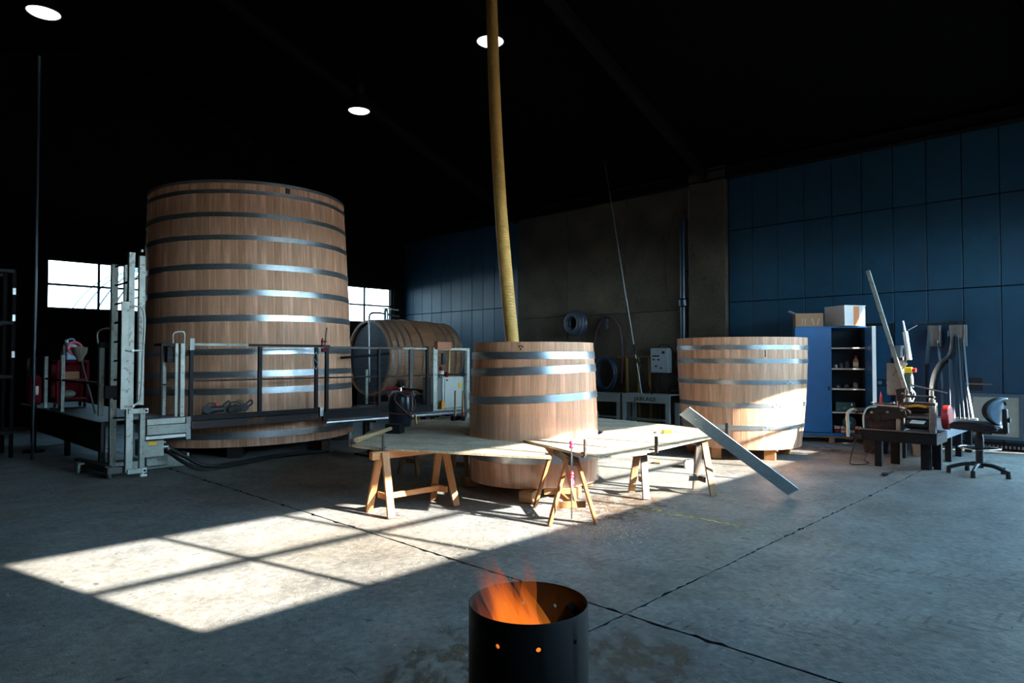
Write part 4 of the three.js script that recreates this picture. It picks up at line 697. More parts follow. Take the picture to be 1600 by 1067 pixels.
{ // dim left corner
  const t = thingAt('tool_trolley', 'dark red tool trolley in the dim left corner standing on the walkway', 'trolley', V(2.87, 0.68, 13));
  M('top_tray', slabBox(2.66, 3.1, 1.42, 1.46, 12.85, 13.25), mat.darkRed, t); for (const [a, b] of [[2.67, 12.87], [3.09, 12.87], [2.67, 13.23], [3.09, 13.23]]) M('frame_post', slabBox(a - 0.02, a + 0.02, 0.75, 1.42, b - 0.02, b + 0.02), mat.darkRed, t);
  for (const h of [0.80, 1.12]) M('shelf', slabBox(2.66, 3.1, h, h + 0.03, 12.85, 13.25), mat.darkRed, t); M('back_panel', slabBox(2.66, 3.1, 0.8, 1.42, 13.22, 13.25), mat.darkRed, t);
  for (const [a, b] of [[2.7, 12.9], [3.06, 12.9], [2.7, 13.2], [3.06, 13.2]]) M('caster', cyl(V(a - 0.015, 0.72, b), V(a + 0.015, 0.72, b), 0.04), mat.rubber, t);
  tag(M('box', slabBox(2.74, 2.98, 1.15, 1.27, 12.9, 13.1), mat.card), 'brown carton on a shelf of the red tool trolley', 'carton');
  tag(M('cloth', [ball(V(2.85, 0.90, 13.02), 0.11, 14, [1, 0.6, 0.8])], std(lin(0.2, 0.22, 0.2), { roughness: 0.9 })), 'crumpled pale cloth on a low shelf of the red trolley', 'cloth');
  const j = thingAt('jerrycan', 'pale blue plastic jerrycan standing on the red tool trolley', 'jerrycan', V(2.89, 1.46, 13.1)); M('body', slabBox(2.81, 2.97, 1.462, 1.76, 13.0, 13.2, 0.03), std(lin(0.22, 0.38, 0.58), { roughness: 0.4 }), j); M('handle', tube([V(2.83, 1.75, 13.1), V(2.85, 1.80, 13.1), V(2.93, 1.81, 13.1), V(2.96, 1.75, 13.1)], 0.014), std(lin(0.22, 0.38, 0.58), { roughness: 0.4 }), j); M('cap', cyl(V(2.835, 1.76, 13.1), V(2.835, 1.80, 13.1), 0.025), mat.white, j);
  const h = thingAt('hose_reel', 'red and white hose reel hanging on the railing by the jerrycan', 'hose reel', V(2.62, 1.6, 11.95)); const k = V(2.68, 1.64, 11.93);
  M('coil', [0, 1, 2].map((i) => ring(k.clone().add(P3(0, 0, 0.03 * i)), 0.09 + 0.006 * i, 0.018, P3(0.3, 0.2, 1))), std(lin(0.6, 0.10, 0.13), { roughness: 0.5 }), h); M('hub', ball(k, 0.05, 12), mat.white, h); M('tail', tube([k.clone().add(P3(0.09, 0, 0)), V(2.80, 1.52, 11.92), V(2.77, 1.44, 11.9)], 0.014), mat.white, h); M('bracket', bar(k, V(2.55, 1.60, 12.0), 0.03, 0.03), mat.blackSteel, h);
  const br = thingAt('broom', 'broom standing bristles up against the walkway railing in the dark', 'broom', V(2.75, 0.68, 11.4)); M('handle', cyl(V(2.82, 0.68, 11.3), V(2.62, 1.5, 11.3), 0.014), mat.dirtySteel, br); M('bristles', lathe([[0.02, 0], [0.09, 0.12], [0.10, 0.2], [0, 0.22]], 14).translate(2.61, 1.45, -11.3), mat.greyWood, br);
  const ex = thingAt('extinguisher', 'red fire extinguisher with a white label behind the pale walkway posts', 'extinguisher', V(2.50, 0, 12.9)); M('body', lathe([[0, 0.75], [0.08, 0.75], [0.085, 0.78], [0.085, 1.15], [0.05, 1.22], [0, 1.23]], 24).translate(2.36, 0, -12.85), mat.darkRed, ex); M('valve', [cyl(V(2.36, 1.22, 12.85), V(2.36, 1.30, 12.85), 0.02), bar(V(2.34, 1.29, 12.85), V(2.44, 1.31, 12.85), 0.02, 0.02)], mat.blackSteel, ex); M('label', new THREE.CylinderGeometry(0.0865, 0.0865, 0.14, 10, 1, true, -0.5, 0.9).translate(2.36, 0.98, -12.85), mat.white, ex); M('stand', [cyl(V(2.36, 0, 12.85), V(2.36, 0.75, 12.85), 0.03), cyl(V(2.36, 0, 12.85), V(2.36, 0.03, 12.85), 0.15)], mat.blackSteel, ex);
  const rk = thingAt('steel_rack', 'dark steel storage rack at the far left edge', 'rack', V(1.6, 0, 12.6));
  for (const a of [1.2, 1.99]) for (const b of [12.4, 13.1]) M('upright', slabBox(a - 0.025, a + 0.025, 0, 2.84, b - 0.025, b + 0.025), mat.roofSteel, rk);
  for (const hh of [0.35, 1.19, 2.0, 2.78]) { M('shelf_beam', slabBox(1.2, 1.99, hh, hh + 0.05, 12.36, 12.40), mat.blackSteel, rk); M('shelf_beam', slabBox(1.2, 1.99, hh, hh + 0.05, 13.08, 13.12), mat.blackSteel, rk); };
  for (const hh of [1.5, 2.05, 2.45]) M('clip', slabBox(1.97, 2.01, hh, hh + 0.1, 12.34, 12.37), mat.steel, rk);
  tag(M('downpipe', [cyl(V(2.17, 0, 11.9), V(2.17, 6, 11.9), 0.022)], std(lin(0.008, 0.02, 0.035), { roughness: 0.35 })), 'thin dark blue vertical pipe left of the left window', 'pipe');
}

// ------------------------------------------------------------------ concrete bay: coils, ladder, switch box, pipes
const WX = A1; 
{
  const pipeM = std(lin(0.010, 0.028, 0.058), { roughness: 0.35 });
  const p1 = thingAt('downpipe', 'thick dark blue pipe with a coupling on the concrete wall above the wide tub', 'pipe', V(WX - 0.1, 0, 7.5)); M('pipe', cyl(V(WX - 0.09, 0, 7.52), V(WX - 0.09, 4.5, 7.52), 0.065), pipeM, p1); M('coupling', lathe([[0.066, 0], [0.10, 0.03], [0.10, 0.16], [0.066, 0.2]], 20).translate(WX - 0.09, 2.62, -7.52), pipeM, p1); M('cap', cyl(V(WX - 0.09, 4.4, 7.52), V(WX - 0.09, 4.55, 7.52), 0.085), pipeM, p1); M('bracket', [1.2, 3.4].map((h) => slabBox(WX - 0.1, WX, h, h + 0.04, 7.44, 7.6)), mat.blackSteel, p1);
  const p2 = thingAt('conduit', 'thin steel conduit running up beside the thick blue pipe', 'conduit', V(WX, 0, 7.4)); M('tube', [cyl(V(WX - 0.04, 0, 7.385), V(WX - 0.04, 5.2, 7.385), 0.022, 0.022, 10)], mat.galv, p2); M('clip', [1.5, 3.0, 4.3].map((h) => slabBox(WX - 0.06, WX, h, h + 0.02, 7.34, 7.42)), mat.blackSteel, p2);
  tag(M('flex_cable', tube([V(WX - 0.05, 3.0, 7.95), V(WX - 0.06, 3.4, 7.98), V(WX - 0.05, 4.2, 7.9), V(WX - 0.05, 4.8, 7.7)], 0.012), mat.rubber), 'thin black cable looping down the concrete wall left of the blue pipe', 'cable');
  const coil = (label, b, h, R, n, r, m, ry = 1) => { const t = thingAt('hose_coil', label, 'hose coil', V(WX - 0.1, h, b)); for (let i = 0; i < n; i++) { const g = new THREE.TorusGeometry(R + 0.01 * (i % 2), r, 8, 40); g.scale(1, ry, 1); g.rotateY(Math.PI / 2); const c = V(WX - 0.03 - r * 1.7 * (i + 0.5), h - 0.004 * i, b); g.translate(c.x, c.y, c.z); M('loop', g, m, t); } M('hook', [cyl(V(WX, h + R * ry - 0.03, b), V(WX - 0.2, h + R * ry - 0.03, b), 0.014), cyl(V(WX - 0.2, h + R * ry - 0.03, b), V(WX - 0.21, h + R * ry + 0.04, b), 0.014)], mat.blackSteel, t); return t; };
  const c1 = coil('thick bluish coil of wrapped hose high on the concrete wall', 10.45, 2.37, 0.2, 3, 0.072, std(lin(0.07, 0.085, 0.13), { map: again(wornMap, 3, 3), roughness: 0.4 }), 1.12);
  coil('dark blue hose coil hanging low on the concrete wall beside the tub', 9.6, 1.12, 0.27, 4, 0.028, std(lin(0.02, 0.045, 0.08), { roughness: 0.4 }), 1.35);
  tag(M('hanging_hose', tube([V(WX - 0.06, 1.0, 10.0), V(WX - 0.06, 1.6, 10.02), V(WX - 0.07, 2.25, 9.88), V(WX - 0.08, 2.52, 9.6), V(WX - 0.07, 2.3, 9.28), V(WX - 0.06, 1.6, 9.16), V(WX - 0.06, 0.9, 9.2)], 0.018, false, 80), mat.purple), 'single purple hose draped in a tall arch over a wall hook', 'hose');
  const hk = thingAt('wall_hook', 'dark wall hook carrying the arched purple hose', 'hook', V(WX, 2.4, 9.6)); M('peg', cyl(V(WX, 2.46, 9.6), V(WX - 0.15, 2.48, 9.6), 0.025), mat.blackSteel, hk); M('strap', box(0.02, 0.26, 0.07, V(WX - 0.11, 2.33, 9.58), null, 0.008), std(lin(0.04, 0.06, 0.09)), hk);
  const ld = thingAt('ladder', 'yellow wooden ladder hung sideways low on the concrete wall', 'ladder', V(WX - 0.05, 0, 8.7)); const lw = std(lin(0.40, 0.24, 0.04), { map: oakMap, roughness: 0.6 });
  M('stile', bar(V(WX - 0.06, 1.52, 9.3), V(WX - 0.06, 1.54, 8.2), 0.05, 0.035), std(lin(0.25, 0.13, 0.04), { map: oakMap }), ld); M('stile', bar(V(WX - 0.06, 0.04, 9.2), V(WX - 0.06, 0.04, 8.15), 0.05, 0.035), lw, ld);
  for (const b of [9.03, 8.71, 8.41]) M('rung', bar(V(WX - 0.06, 0.06, b - 0.03), V(WX - 0.06, 1.52, b + 0.01), 0.05, 0.035, P3(0, 0, 1)), lw, ld);
  const sb = thingAt('switch_box', 'grey control box with round buttons on the concrete wall', 'control box', V(WX, 1.1, 8.08));
  M('case', slabBox(WX - 0.2, WX, 1.16, 1.72, 7.86, 8.3, 0.012), std(lin(0.34, 0.40, 0.43)), sb); M('door', slabBox(WX - 0.215, WX - 0.2, 1.18, 1.70, 7.88, 8.28, 0.005), std(lin(0.36, 0.42, 0.45)), sb);
  for (const [db, h, m] of [[0.06, 1.54, mat.darkRed], [0.0, 1.54, mat.rubber], [0.12, 1.54, mat.rubber], [0.0, 1.46, mat.rubber], [0.12, 1.46, mat.rubber], [0.06, 1.31, mat.rubber], [-0.07, 1.27, mat.rubber]]) M('button', [cyl(V(WX - 0.215, h, 8.08 + db), V(WX - 0.235, h, 8.08 + db), 0.02)], m, sb);
  M('rotary_switch', [cyl(V(WX - 0.215, 1.62, 7.95), V(WX - 0.25, 1.62, 7.95), 0.03), box(0.03, 0.06, 0.015, V(WX - 0.25, 1.62, 7.95))], mat.rubber, sb); M('indicator', cyl(V(WX - 0.215, 1.66, 8.1), V(WX - 0.225, 1.66, 8.1), 0.018), mat.orange, sb);
  M('cable', [8.2, 8.08].map((b) => cyl(V(WX - 0.1, 1.16, b), V(WX - 0.08, 0.0, b), 0.015, 0.015, 8)), mat.rubber, sb); M('top_cable', tube([V(WX - 0.1, 1.72, 8.15), V(WX - 0.1, 1.80, 8.1), V(WX - 0.08, 1.78, 7.9), V(WX - 0.06, 1.5, 7.75), V(WX - 0.06, 0.6, 7.8)], 0.014), mat.rubber, sb);
  const mb = thingAt('meter_box', 'small dark box with conduits right of the grey control box', 'box', V(WX, 1.2, 7.7)); M('case', [slabBox(WX - 0.1, WX, 1.42, 1.62, 7.6, 7.74), slabBox(WX - 0.1, WX, 1.1, 1.3, 7.62, 7.74)], mat.blackSteel, mb); M('conduit', tube([V(WX - 0.06, 1.1, 7.68), V(WX - 0.06, 0.9, 7.7), V(WX - 0.06, 0.85, 7.85), V(WX - 0.06, 0.5, 7.9)], 0.02), mat.blackSteel, mb);
  tag(M('hose_coil', [0, 1, 2].map((i) => ring(V(WX - 0.12 - 0.04 * i, 0.42, 7.55), 0.36, 0.022, P3(1, 0.1, 0))), mat.rubber), 'black hose coil leaning on the concrete wall behind the wide tub', 'hose coil');
  // grey stands: one with lettering
  const stand = (name, label, b0, b1, h, a, txt) => {
    const t = thingAt(name, label, 'stand', V(a, 0, (b0 + b1) / 2)), m = std(lin(0.42, 0.47, 0.46), { roughness: 0.6 });
    M('leg', slabBox(a - 0.03, a + 0.03, 0, h - 0.165, b0, b0 + 0.1), m, t); M('leg', slabBox(a - 0.03, a + 0.03, 0, h - 0.165, b1 - 0.1, b1), m, t); M('leg', slabBox(a + 0.36, a + 0.42, 0, h - 0.165, b0, b0 + 0.1), m, t); M('leg', slabBox(a + 0.36, a + 0.42, 0, h - 0.165, b1 - 0.1, b1), m, t);
    M('front_board', slabBox(a - 0.035, a + 0.03, h - 0.17, h, b0, b1, 0.006), m, t); M('top', slabBox(a - 0.02, a + 0.42, h, h + 0.02, b0, b1), m, t); M('crossbar', slabBox(a - 0.02, a + 0.02, 0.12, 0.17, b0 + 0.1, b1 - 0.1), mat.galv, t);
    if (txt) { const c = document.createElement('canvas'); c.width = 512; c.height = 96; const x = c.getContext('2d'); x.fillStyle = '#fff'; x.fillRect(0, 0, 512, 96); x.fillStyle = '#000'; x.font = 'bold 84px sans-serif'; x.textAlign = 'center'; x.textBaseline = 'middle'; x.fillText(txt, 256, 50, 490); const tx = new THREE.CanvasTexture(c); tx.colorSpace = THREE.NoColorSpace;
      const al = document.createElement('canvas'); al.width = 512; al.height = 96; const y = al.getContext('2d'); y.fillStyle = '#000'; y.fillRect(0, 0, 512, 96); y.fillStyle = '#fff'; y.font = 'bold 84px sans-serif'; y.textAlign = 'center'; y.textBaseline = 'middle'; y.fillText(txt, 256, 50, 490);
      const g = new THREE.PlaneGeometry(0.84, 0.13); g.rotateY(-Math.PI / 2); g.translate(a - 0.0365, h - 0.085, -(b0 + b1) / 2); M('lettering', g, std(lin(0.015, 0.02, 0.02), { alphaMap: new THREE.CanvasTexture(al), transparent: true }), t); }
    return t;
  };
  stand('lettered_stand', 'grey stand lettered JABLAGE in front of the concrete wall', 7.47, 8.68, 0.68, 12.6, 'JABLAGE');
  stand('grey_stand', 'plain grey stand left of the lettered one, partly behind the tub', 8.75, 9.9, 0.66, 12.62);
  const cb = thingAt('hoist_cable', 'thin taut cable slanting down from the roof past the ladder', 'cable', V(12, 0.6, 8)); const q = (f) => V(12.3, 0, 0).setY(0).add(P3(0, 5.9 + (0.70 - 5.9) * f, -(8.93 + (7.98 - 8.93) * f)));
  M('rope', cyl(q(-0.03), q(1.0), 0.011, 0.011, 8), mat.galv, cb); M('coupling', cyl(q(0.79), q(0.83), 0.022), mat.blackSteel, cb); M('coupling', cyl(q(0.85), q(0.87), 0.02), mat.blackSteel, cb); M('lower_rope', cyl(q(0.83), V(12.61, 0.70, 7.93), 0.016, 0.014, 8), mat.blackSteel, cb); M('pulley', cyl(q(-0.02).add(P3(-0.03, 0, 0)), q(-0.02).add(P3(0.03, 0, 0)), 0.09), mat.blackSteel, cb);
}
// ------------------------------------------------------------------ blue cupboard and what stands in and on it
{
  const T = -62.3 * Math.PI / 180, base = V(12.43, 0, 4.14), W = 1.16, Dp = 0.42, H = 1.95, h0 = 0.12;
  const at = (x, y, z) => P3(x, y, z).applyAxisAngle(P3(0, 1, 0), T).add(base);
  const pal = thing('pallet', 'brown wooden pallet under the blue cupboard', 'pallet', base, T);
  for (const x of [-0.55, 0, 0.55]) M('runner', box(0.09, 0.085, Dp + 0.04, P3(x, 0.0425, -Dp / 2)), mat.pineOld, pal); for (const z of [-0.03, -0.2, -0.38]) M('board', box(W + 0.1, 0.02, 0.09, P3(0, 0.097, z)), mat.pineOld, pal);
  const c = thing('tool_cupboard', 'tall blue metal cupboard with one door open beside the wide tub', 'cupboard', base, T);
  const y0 = h0 - 0.01;
  M('carcass', [box(W, 0.03, Dp, P3(0, y0 + H - 0.015, -Dp / 2)), box(W, 0.06, Dp, P3(0, y0 + 0.03, -Dp / 2)), box(0.02, H, Dp, P3(-W / 2 + 0.01, y0 + H / 2, -Dp / 2)), box(0.02, H, Dp, P3(W / 2 - 0.01, y0 + H / 2, -Dp / 2)), box(W, H, 0.01, P3(0, y0 + H / 2, -Dp + 0.005)), box(0.02, H - 0.09, Dp - 0.02, P3(0.0, y0 + H / 2, -Dp / 2))], mat.cabinet, c);
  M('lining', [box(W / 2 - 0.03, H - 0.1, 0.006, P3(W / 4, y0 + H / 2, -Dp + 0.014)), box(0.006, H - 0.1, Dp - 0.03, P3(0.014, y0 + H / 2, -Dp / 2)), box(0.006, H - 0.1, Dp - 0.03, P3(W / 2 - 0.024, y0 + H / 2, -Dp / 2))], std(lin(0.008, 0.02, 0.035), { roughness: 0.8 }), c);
  const d1 = M('door', box(W / 2 + 0.02, H - 0.1, 0.02, P3(-W / 4 - 0.0, y0 + H / 2 + 0.02, 0.012)), mat.cabinet, c); M('handle', box(0.03, 0.07, 0.03, P3(-0.035, y0 + 0.85, 0.035)), mat.rubber, d1);
  const open = (g) => g.rotateY(-88 * Math.PI / 180).translate(W / 2 - 0.015, y0 + H / 2 + 0.02, 0.015), d2 = M('door', open(box(W / 2 - 0.02, H - 0.1, 0.022, P3(W / 4, 0, 0.011))), mat.cabinet, c); M('edge_trim', open(box(0.012, H - 0.1, 0.06, P3(W / 2 - 0.008, 0, 0.02))), mat.cardWhite, d2); M('lock_bar', open(box(0.03, 0.7, 0.012, P3(W / 4 + 0.1, 0.1, -0.008))), mat.dirtySteel, d2); M('lock', open(box(0.05, 0.05, 0.02, P3(W / 2 - 0.05, 0.0, -0.008))), mat.rubber, d2);  // pale strip paints sunlight onto the free edge of the blue door
  for (const h of [0.42, 0.83, 1.19, 1.56]) M('shelf', box(W / 2 - 0.03, 0.022, Dp - 0.05, P3(W / 4, y0 + h, -Dp / 2)), mat.white, c);
  const put = (name, label, cat, x, h, z, fn) => { const t = thing(name, label, cat, at(x, y0 + h, z), T); fn(t); return t; };
  put('bottle', 'tan bottle with a red cap on the upper cupboard shelf', 'bottle', 0.42, 1.202, -0.1, (t) => { M('body', lathe([[0, 0], [0.04, 0], [0.043, 0.01], [0.043, 0.13], [0.018, 0.18], [0, 0.18]], 20), std(lin(0.5, 0.30, 0.12)), t); M('cap', cyl(P3(0, 0.18, 0), P3(0, 0.22, 0), 0.018), mat.red, t); M('label', new THREE.CylinderGeometry(0.0436, 0.0436, 0.07, 20, 1, true).translate(0, 0.075, 0), mat.cardWhite, t); });
  put('toolbox', 'green metal toolbox with bright catches inside the cupboard', 'toolbox', 0.24, 0.432, -0.14, (t) => { M('case', box(0.32, 0.17, 0.18, P3(0, 0.086, 0), null, 0.008), std(lin(0.02, 0.09, 0.09)), t); M('catch', [box(0.025, 0.04, 0.01, P3(0.1, 0.13, 0.094)), box(0.04, 0.012, 0.01, P3(-0.02, 0.07, 0.094)), box(0.03, 0.012, 0.01, P3(-0.11, 0.06, 0.094))], mat.chrome, t); });
  put('reel', 'dark teal round reel on the cupboard floor', 'reel', 0.30, 0.24, -0.12, (t) => { M('disc', cyl(P3(0, 0, 0), P3(0, 0, 0.06), 0.11, 0.11, 30), std(lin(0.02, 0.09, 0.12)), t); M('hub', cyl(P3(0, 0, 0.06), P3(0, 0, 0.08), 0.03), mat.steel, t); M('stand', box(0.1, 0.08, 0.06, P3(0, -0.13, 0.03)), mat.blackSteel, t); });
  for (let i = 0; i < 6; i++) put('jar', ['small dark jar at the left of the upper shelf', 'squat dark jar second on the upper shelf', 'tall dark jar third on the upper shelf', 'small glass jar on the middle shelf', 'round dark tin in the middle of the middle shelf', 'pale tin at the right of the middle shelf'][i], 'jar', [0.1, 0.19, 0.29, 0.14, 0.28, 0.42][i], i < 3 ? 1.202 : 0.842, -0.14, (t) => { const h = [0.07, 0.1, 0.13, 0.06, 0.07, 0.12][i]; M('body', lathe([[0, 0], [0.035, 0], [0.038, 0.01], [0.036, h * 0.8], [0.028, h * 0.86], [0, h * 0.86]], 18), i === 5 ? mat.greyPaint : std(lin(0.05, 0.07, 0.09)), t); M('lid', cyl(P3(0, h * 0.86, 0), P3(0, h, 0), 0.031), mat.dirtySteel, t); });
  for (let i = 0; i < 8; i++) put('parcel', (i % 3 ? 'pale' : 'dark red') + ' banded parcel ' + ['first', 'second', 'third', 'last'][i % 4] + ' from the left in the ' + (i < 4 ? 'lower' : 'upper') + ' row at the cupboard bottom', 'parcel', 0.10 + 0.115 * (i % 4), 0.062 + (i >> 2) * 0.062, -0.10 - 0.03 * (i >> 2), (t) => { M('wrap', box(0.10, 0.055, 0.12, P3(0, 0.0285, 0), [0, rr(-0.2, 0.2), 0], 0.012), i % 3 ? std(lin(0.45, 0.40, 0.36)) : mat.darkRed, t); M('band', box(0.02, 0.057, 0.122, P3(0, 0.0285, 0), null, 0.01), std(lin(0.3, 0.12, 0.1)), t); }).userData.group = i < 4 ? 'parcels in the lower row of the cupboard' : 'parcels in the upper row of the cupboard';
  // boxes on top
  const yT = y0 + H;
  const k = thing('carton', 'brown open carton on the left of the blue cupboard\'s top', 'carton', at(-0.34, yT, -0.2), T + 0.05), m = mat.card;
  M('wall', [box(0.46, 0.24, 0.006, P3(0, 0.12, 0.13), null, 0), box(0.46, 0.24, 0.006, P3(0, 0.12, -0.13), null, 0), box(0.006, 0.24, 0.26, P3(-0.23, 0.12, 0), null, 0), box(0.006, 0.24, 0.26, P3(0.23, 0.12, 0), null, 0), box(0.46, 0.006, 0.26, P3(0, 0.004, 0), null, 0)], m, k);
  M('flap', box(0.12, 0.006, 0.26, P3(-0.275, 0.265, 0), [0, 0, -0.5], 0), mat.cardWhite, k);
  M('print_mark', [[-0.12, 0.05], [-0.12, -0.0], [0.06, 0], [0.10, 0]].map(([x], i) => box(i < 2 ? 0.012 : 0.018, 0.12, 0.002, P3(x + (i % 2) * 0.05, 0.09, 0.134), [0, 0, i > 1 ? (i % 2 ? -0.25 : 0.25) : 0], 0)), std(lin(0.45, 0.36, 0.30)), k);
  const b = thing('long_box', 'white and orange cardboard box on the right of the blue cupboard\'s top', 'carton', at(0.26, yT, -0.16), T + 0.5);
  M('body', box(0.42, 0.34, 0.52, P3(0, 0.171, 0), null, 0.004), mat.cardWhite, b); M('orange_band', box(0.12, 0.342, 0.522, P3(0.03, 0.171, 0), null, 0.004), mat.cardOrange, b); M('lid', box(0.435, 0.02, 0.535, P3(0, 0.35, 0), null, 0.004), mat.cardWhite, b);
  const sk = thing('socket', 'small dark socket box on the blue wall beside the cupboard', 'socket', V(WX, 1.05, 3.52)); M('box', box(0.04, 0.14, 0.28, P3(-0.02, 0, 0)), mat.rubber, sk); M('outlet', [cyl(P3(-0.04, 0, -0.07), P3(-0.05, 0, -0.07), 0.035), cyl(P3(-0.04, 0, 0.07), P3(-0.05, 0, 0.07), 0.035)], mat.steel, sk);
}
// ------------------------------------------------------------------ hoop rolling machine on its low steel bench
{
  const bt = thingAt('steel_bench', 'low black steel bench on many square legs under the machine', 'bench', V(11.4, 0, 2.5)), TH2 = 0.50;
  M('top', slabBox(10.14, 10.75, TH2 - 0.03, TH2, 2.07, 3.0, 0.006), mat.blackSteel, bt); M('edge_strip', slabBox(10.13, 10.16, TH2, TH2 + 0.015, 2.05, 3.0), mat.steel, bt);
  M('apron', [slabBox(10.14, 10.18, TH2 - 0.15, TH2 - 0.03, 2.07, 3.0), slabBox(10.18, 10.75, TH2 - 0.15, TH2 - 0.03, 2.07, 2.1)], mat.blackSteel, bt);
  M('side_beam', [slabBox(10.42, 13.0, TH2 - 0.13, TH2 + 0.0, 2.10, 2.14), slabBox(10.42, 13.0, TH2 - 0.03, TH2, 2.14, 2.82), slabBox(10.76, 13.0, TH2 - 0.13, TH2 - 0.03, 2.78, 2.82)], std(lin(0.16, 0.22, 0.27), { map: again(wornMap, 0.6, 0.6), roughness: 0.5 }), bt);
  M('end_beam', slabBox(12.96, 13.04, 0.30, TH2 + 0.02, 2.08, 2.84), mat.greyPaint, bt);
  for (const [a, b, w] of [[10.22, 2.78, 0.09], [10.44, 2.12, 0.09], [10.60, 2.66, 0.12], [10.36, 2.22, 0.0], [10.70, 2.2, 0.08], [11.34, 2.17, 0.08], [12.04, 2.17, 0.08], [12.70, 2.16, 0.09], [11.29, 2.74, 0.08], [11.96, 2.74, 0.08], [12.68, 2.74, 0.08]]) if (w) M('leg', slabBox(a - w / 2, a + w / 2, 0, TH2 - 0.031, b - w / 2, b + w / 2), mat.blackSteel, bt);
  M('leg', slabBox(10.28, 10.42, 0, TH2 - 0.031, 2.19, 2.29), mat.blackSteel, bt);

  const m = thingAt('rolling_machine', 'old iron hoop rolling machine with rollers and a red guard on the black bench', 'machine', V(10.7, TH2, 2.5));
  const h = (y) => TH2 + y;
  M('gear_case', slabBox(10.20, 10.62, h(0.0), h(0.15), 2.56, 2.96, 0.008), mat.brownSteel, m);
  { const s = new THREE.Shape(); s.moveTo(-0.22, 0); s.lineTo(0.22, 0); s.lineTo(0.235, 0.06); s.quadraticCurveTo(0.24, 0.13, 0.16, 0.15); s.lineTo(-0.16, 0.165); s.quadraticCurveTo(-0.24, 0.13, -0.22, 0); const g = new THREE.ExtrudeGeometry(s, { depth: 0.32, bevelEnabled: true, bevelSize: 0.012, bevelThickness: 0.012, bevelSegments: 2, steps: 1 }); g.rotateY(-Math.PI / 2); g.translate(10.54, h(0.155), -2.73); M('rounded_cover', toCreasedNormals(g, 0.5), mat.brownSteel, m); }
  M('cover_bolt', [[2.86, 0.24], [2.66, 0.25], [2.8, 0.19]].map(([b, y]) => cyl(V(10.205, h(y), b), V(10.185, h(y), b), 0.018)), mat.steel, m);
  M('tilt_arm', [bar(V(10.185, h(0.17), 2.78), V(10.16, h(0.24), 2.42), 0.09, 0.05), cyl(V(10.15, h(0.26), 2.42), V(10.25, h(0.26), 2.42), 0.04), cyl(V(10.15, h(0.17), 2.78), V(10.25, h(0.17), 2.78), 0.05)], mat.brownSteel, m);
  M('link', [cyl(V(10.3, h(0.32), 2.55), V(10.3, h(0.40), 2.55), 0.02), cyl(V(10.3, h(0.36), 2.45), V(10.3, h(0.36), 2.85), 0.013), ball(V(10.3, h(0.37), 2.62), 0.03), ball(V(10.3, h(0.37), 2.88), 0.02)], mat.steel, m);
  M('bearing_block', slabBox(10.18, 10.30, h(0.0), h(0.17), 2.50, 2.555, 0.006), mat.steel, m);
  M('side_plate', slabBox(10.22, 10.30, h(0.0), h(0.36), 2.10, 2.17, 0.006), mat.steel, m); M('side_plate', slabBox(10.22, 10.55, h(0.0), h(0.30), 2.47, 2.50, 0.006), mat.dirtySteel, m);
  for (const [y, r, mm] of [[0.20, 0.065, mat.steel], [0.09, 0.06, mat.dirtySteel], [0.30, 0.05, mat.brownSteel]]) M('roller', lathe([[0, -0.16], [r * 0.5, -0.16], [r * 0.5, -0.13], [r, -0.13], [r, 0.13], [r * 0.5, 0.13], [r * 0.5, 0.16], [0, 0.16]], 28).rotateX(Math.PI / 2).translate(10.34 + (y > 0.15 ? 0.05 : 0), h(y), -2.325), mm, m);
  M('top_bridge', [slabBox(10.24, 10.36, h(0.36), h(0.40), 2.10, 2.50), slabBox(10.26, 10.34, h(0.46), h(0.49), 2.12, 2.48)], mat.dirtySteel, m);
  M('screw', [2.15, 2.45].map((b) => [cyl(V(10.30, h(0.36), b), V(10.30, h(0.56), b), 0.02), cyl(V(10.30, h(0.40), b), V(10.30, h(0.44), b), 0.04)]), mat.steel, m);
  M('oil_cup', [lathe([[0, 0], [0.03, 0], [0.03, 0.06], [0.012, 0.11], [0, 0.115]], 14).translate(10.28, h(0.50), -2.40), cyl(V(10.28, h(0.60), 2.40), V(10.28, h(0.64), 2.40), 0.008)], mat.chrome, m);
  M('crank_rod', [cyl(V(10.28, h(0.63), 2.38), V(10.34, h(0.53), 1.98), 0.011), ball(V(10.28, h(0.63), 2.38), 0.018)], mat.steel, m);
  M('copper_strip', tube([V(10.25, h(0.33), 2.46), V(10.24, h(0.355), 2.33), V(10.25, h(0.345), 2.2)], 0.018), mat.orange, m);
  M('cross_nut', [[2.48, 0.28], [2.44, 0.34], [2.14, 0.34], [2.14, 0.24], [2.5, 0.2], [2.14, 0.12]].map(([b, y]) => cyl(V(10.23, h(y), b), V(10.195, h(y), b), 0.022, 0.022, 6)), mat.steel, m);
  M('feed_plate', box(0.13, 0.006, 0.17, V(10.20, h(0.14), 2.30), [0, 0, 0.25]), mat.white, m);
  M('guard', lathe([[0, 0], [0.16, 0], [0.165, 0.02], [0.165, 0.07], [0.15, 0.085], [0, 0.09]], 36).rotateX(Math.PI / 2).scale(1, 1.0, 1).translate(10.5, h(0.20), -2.06 + 0.0), mat.red, m);
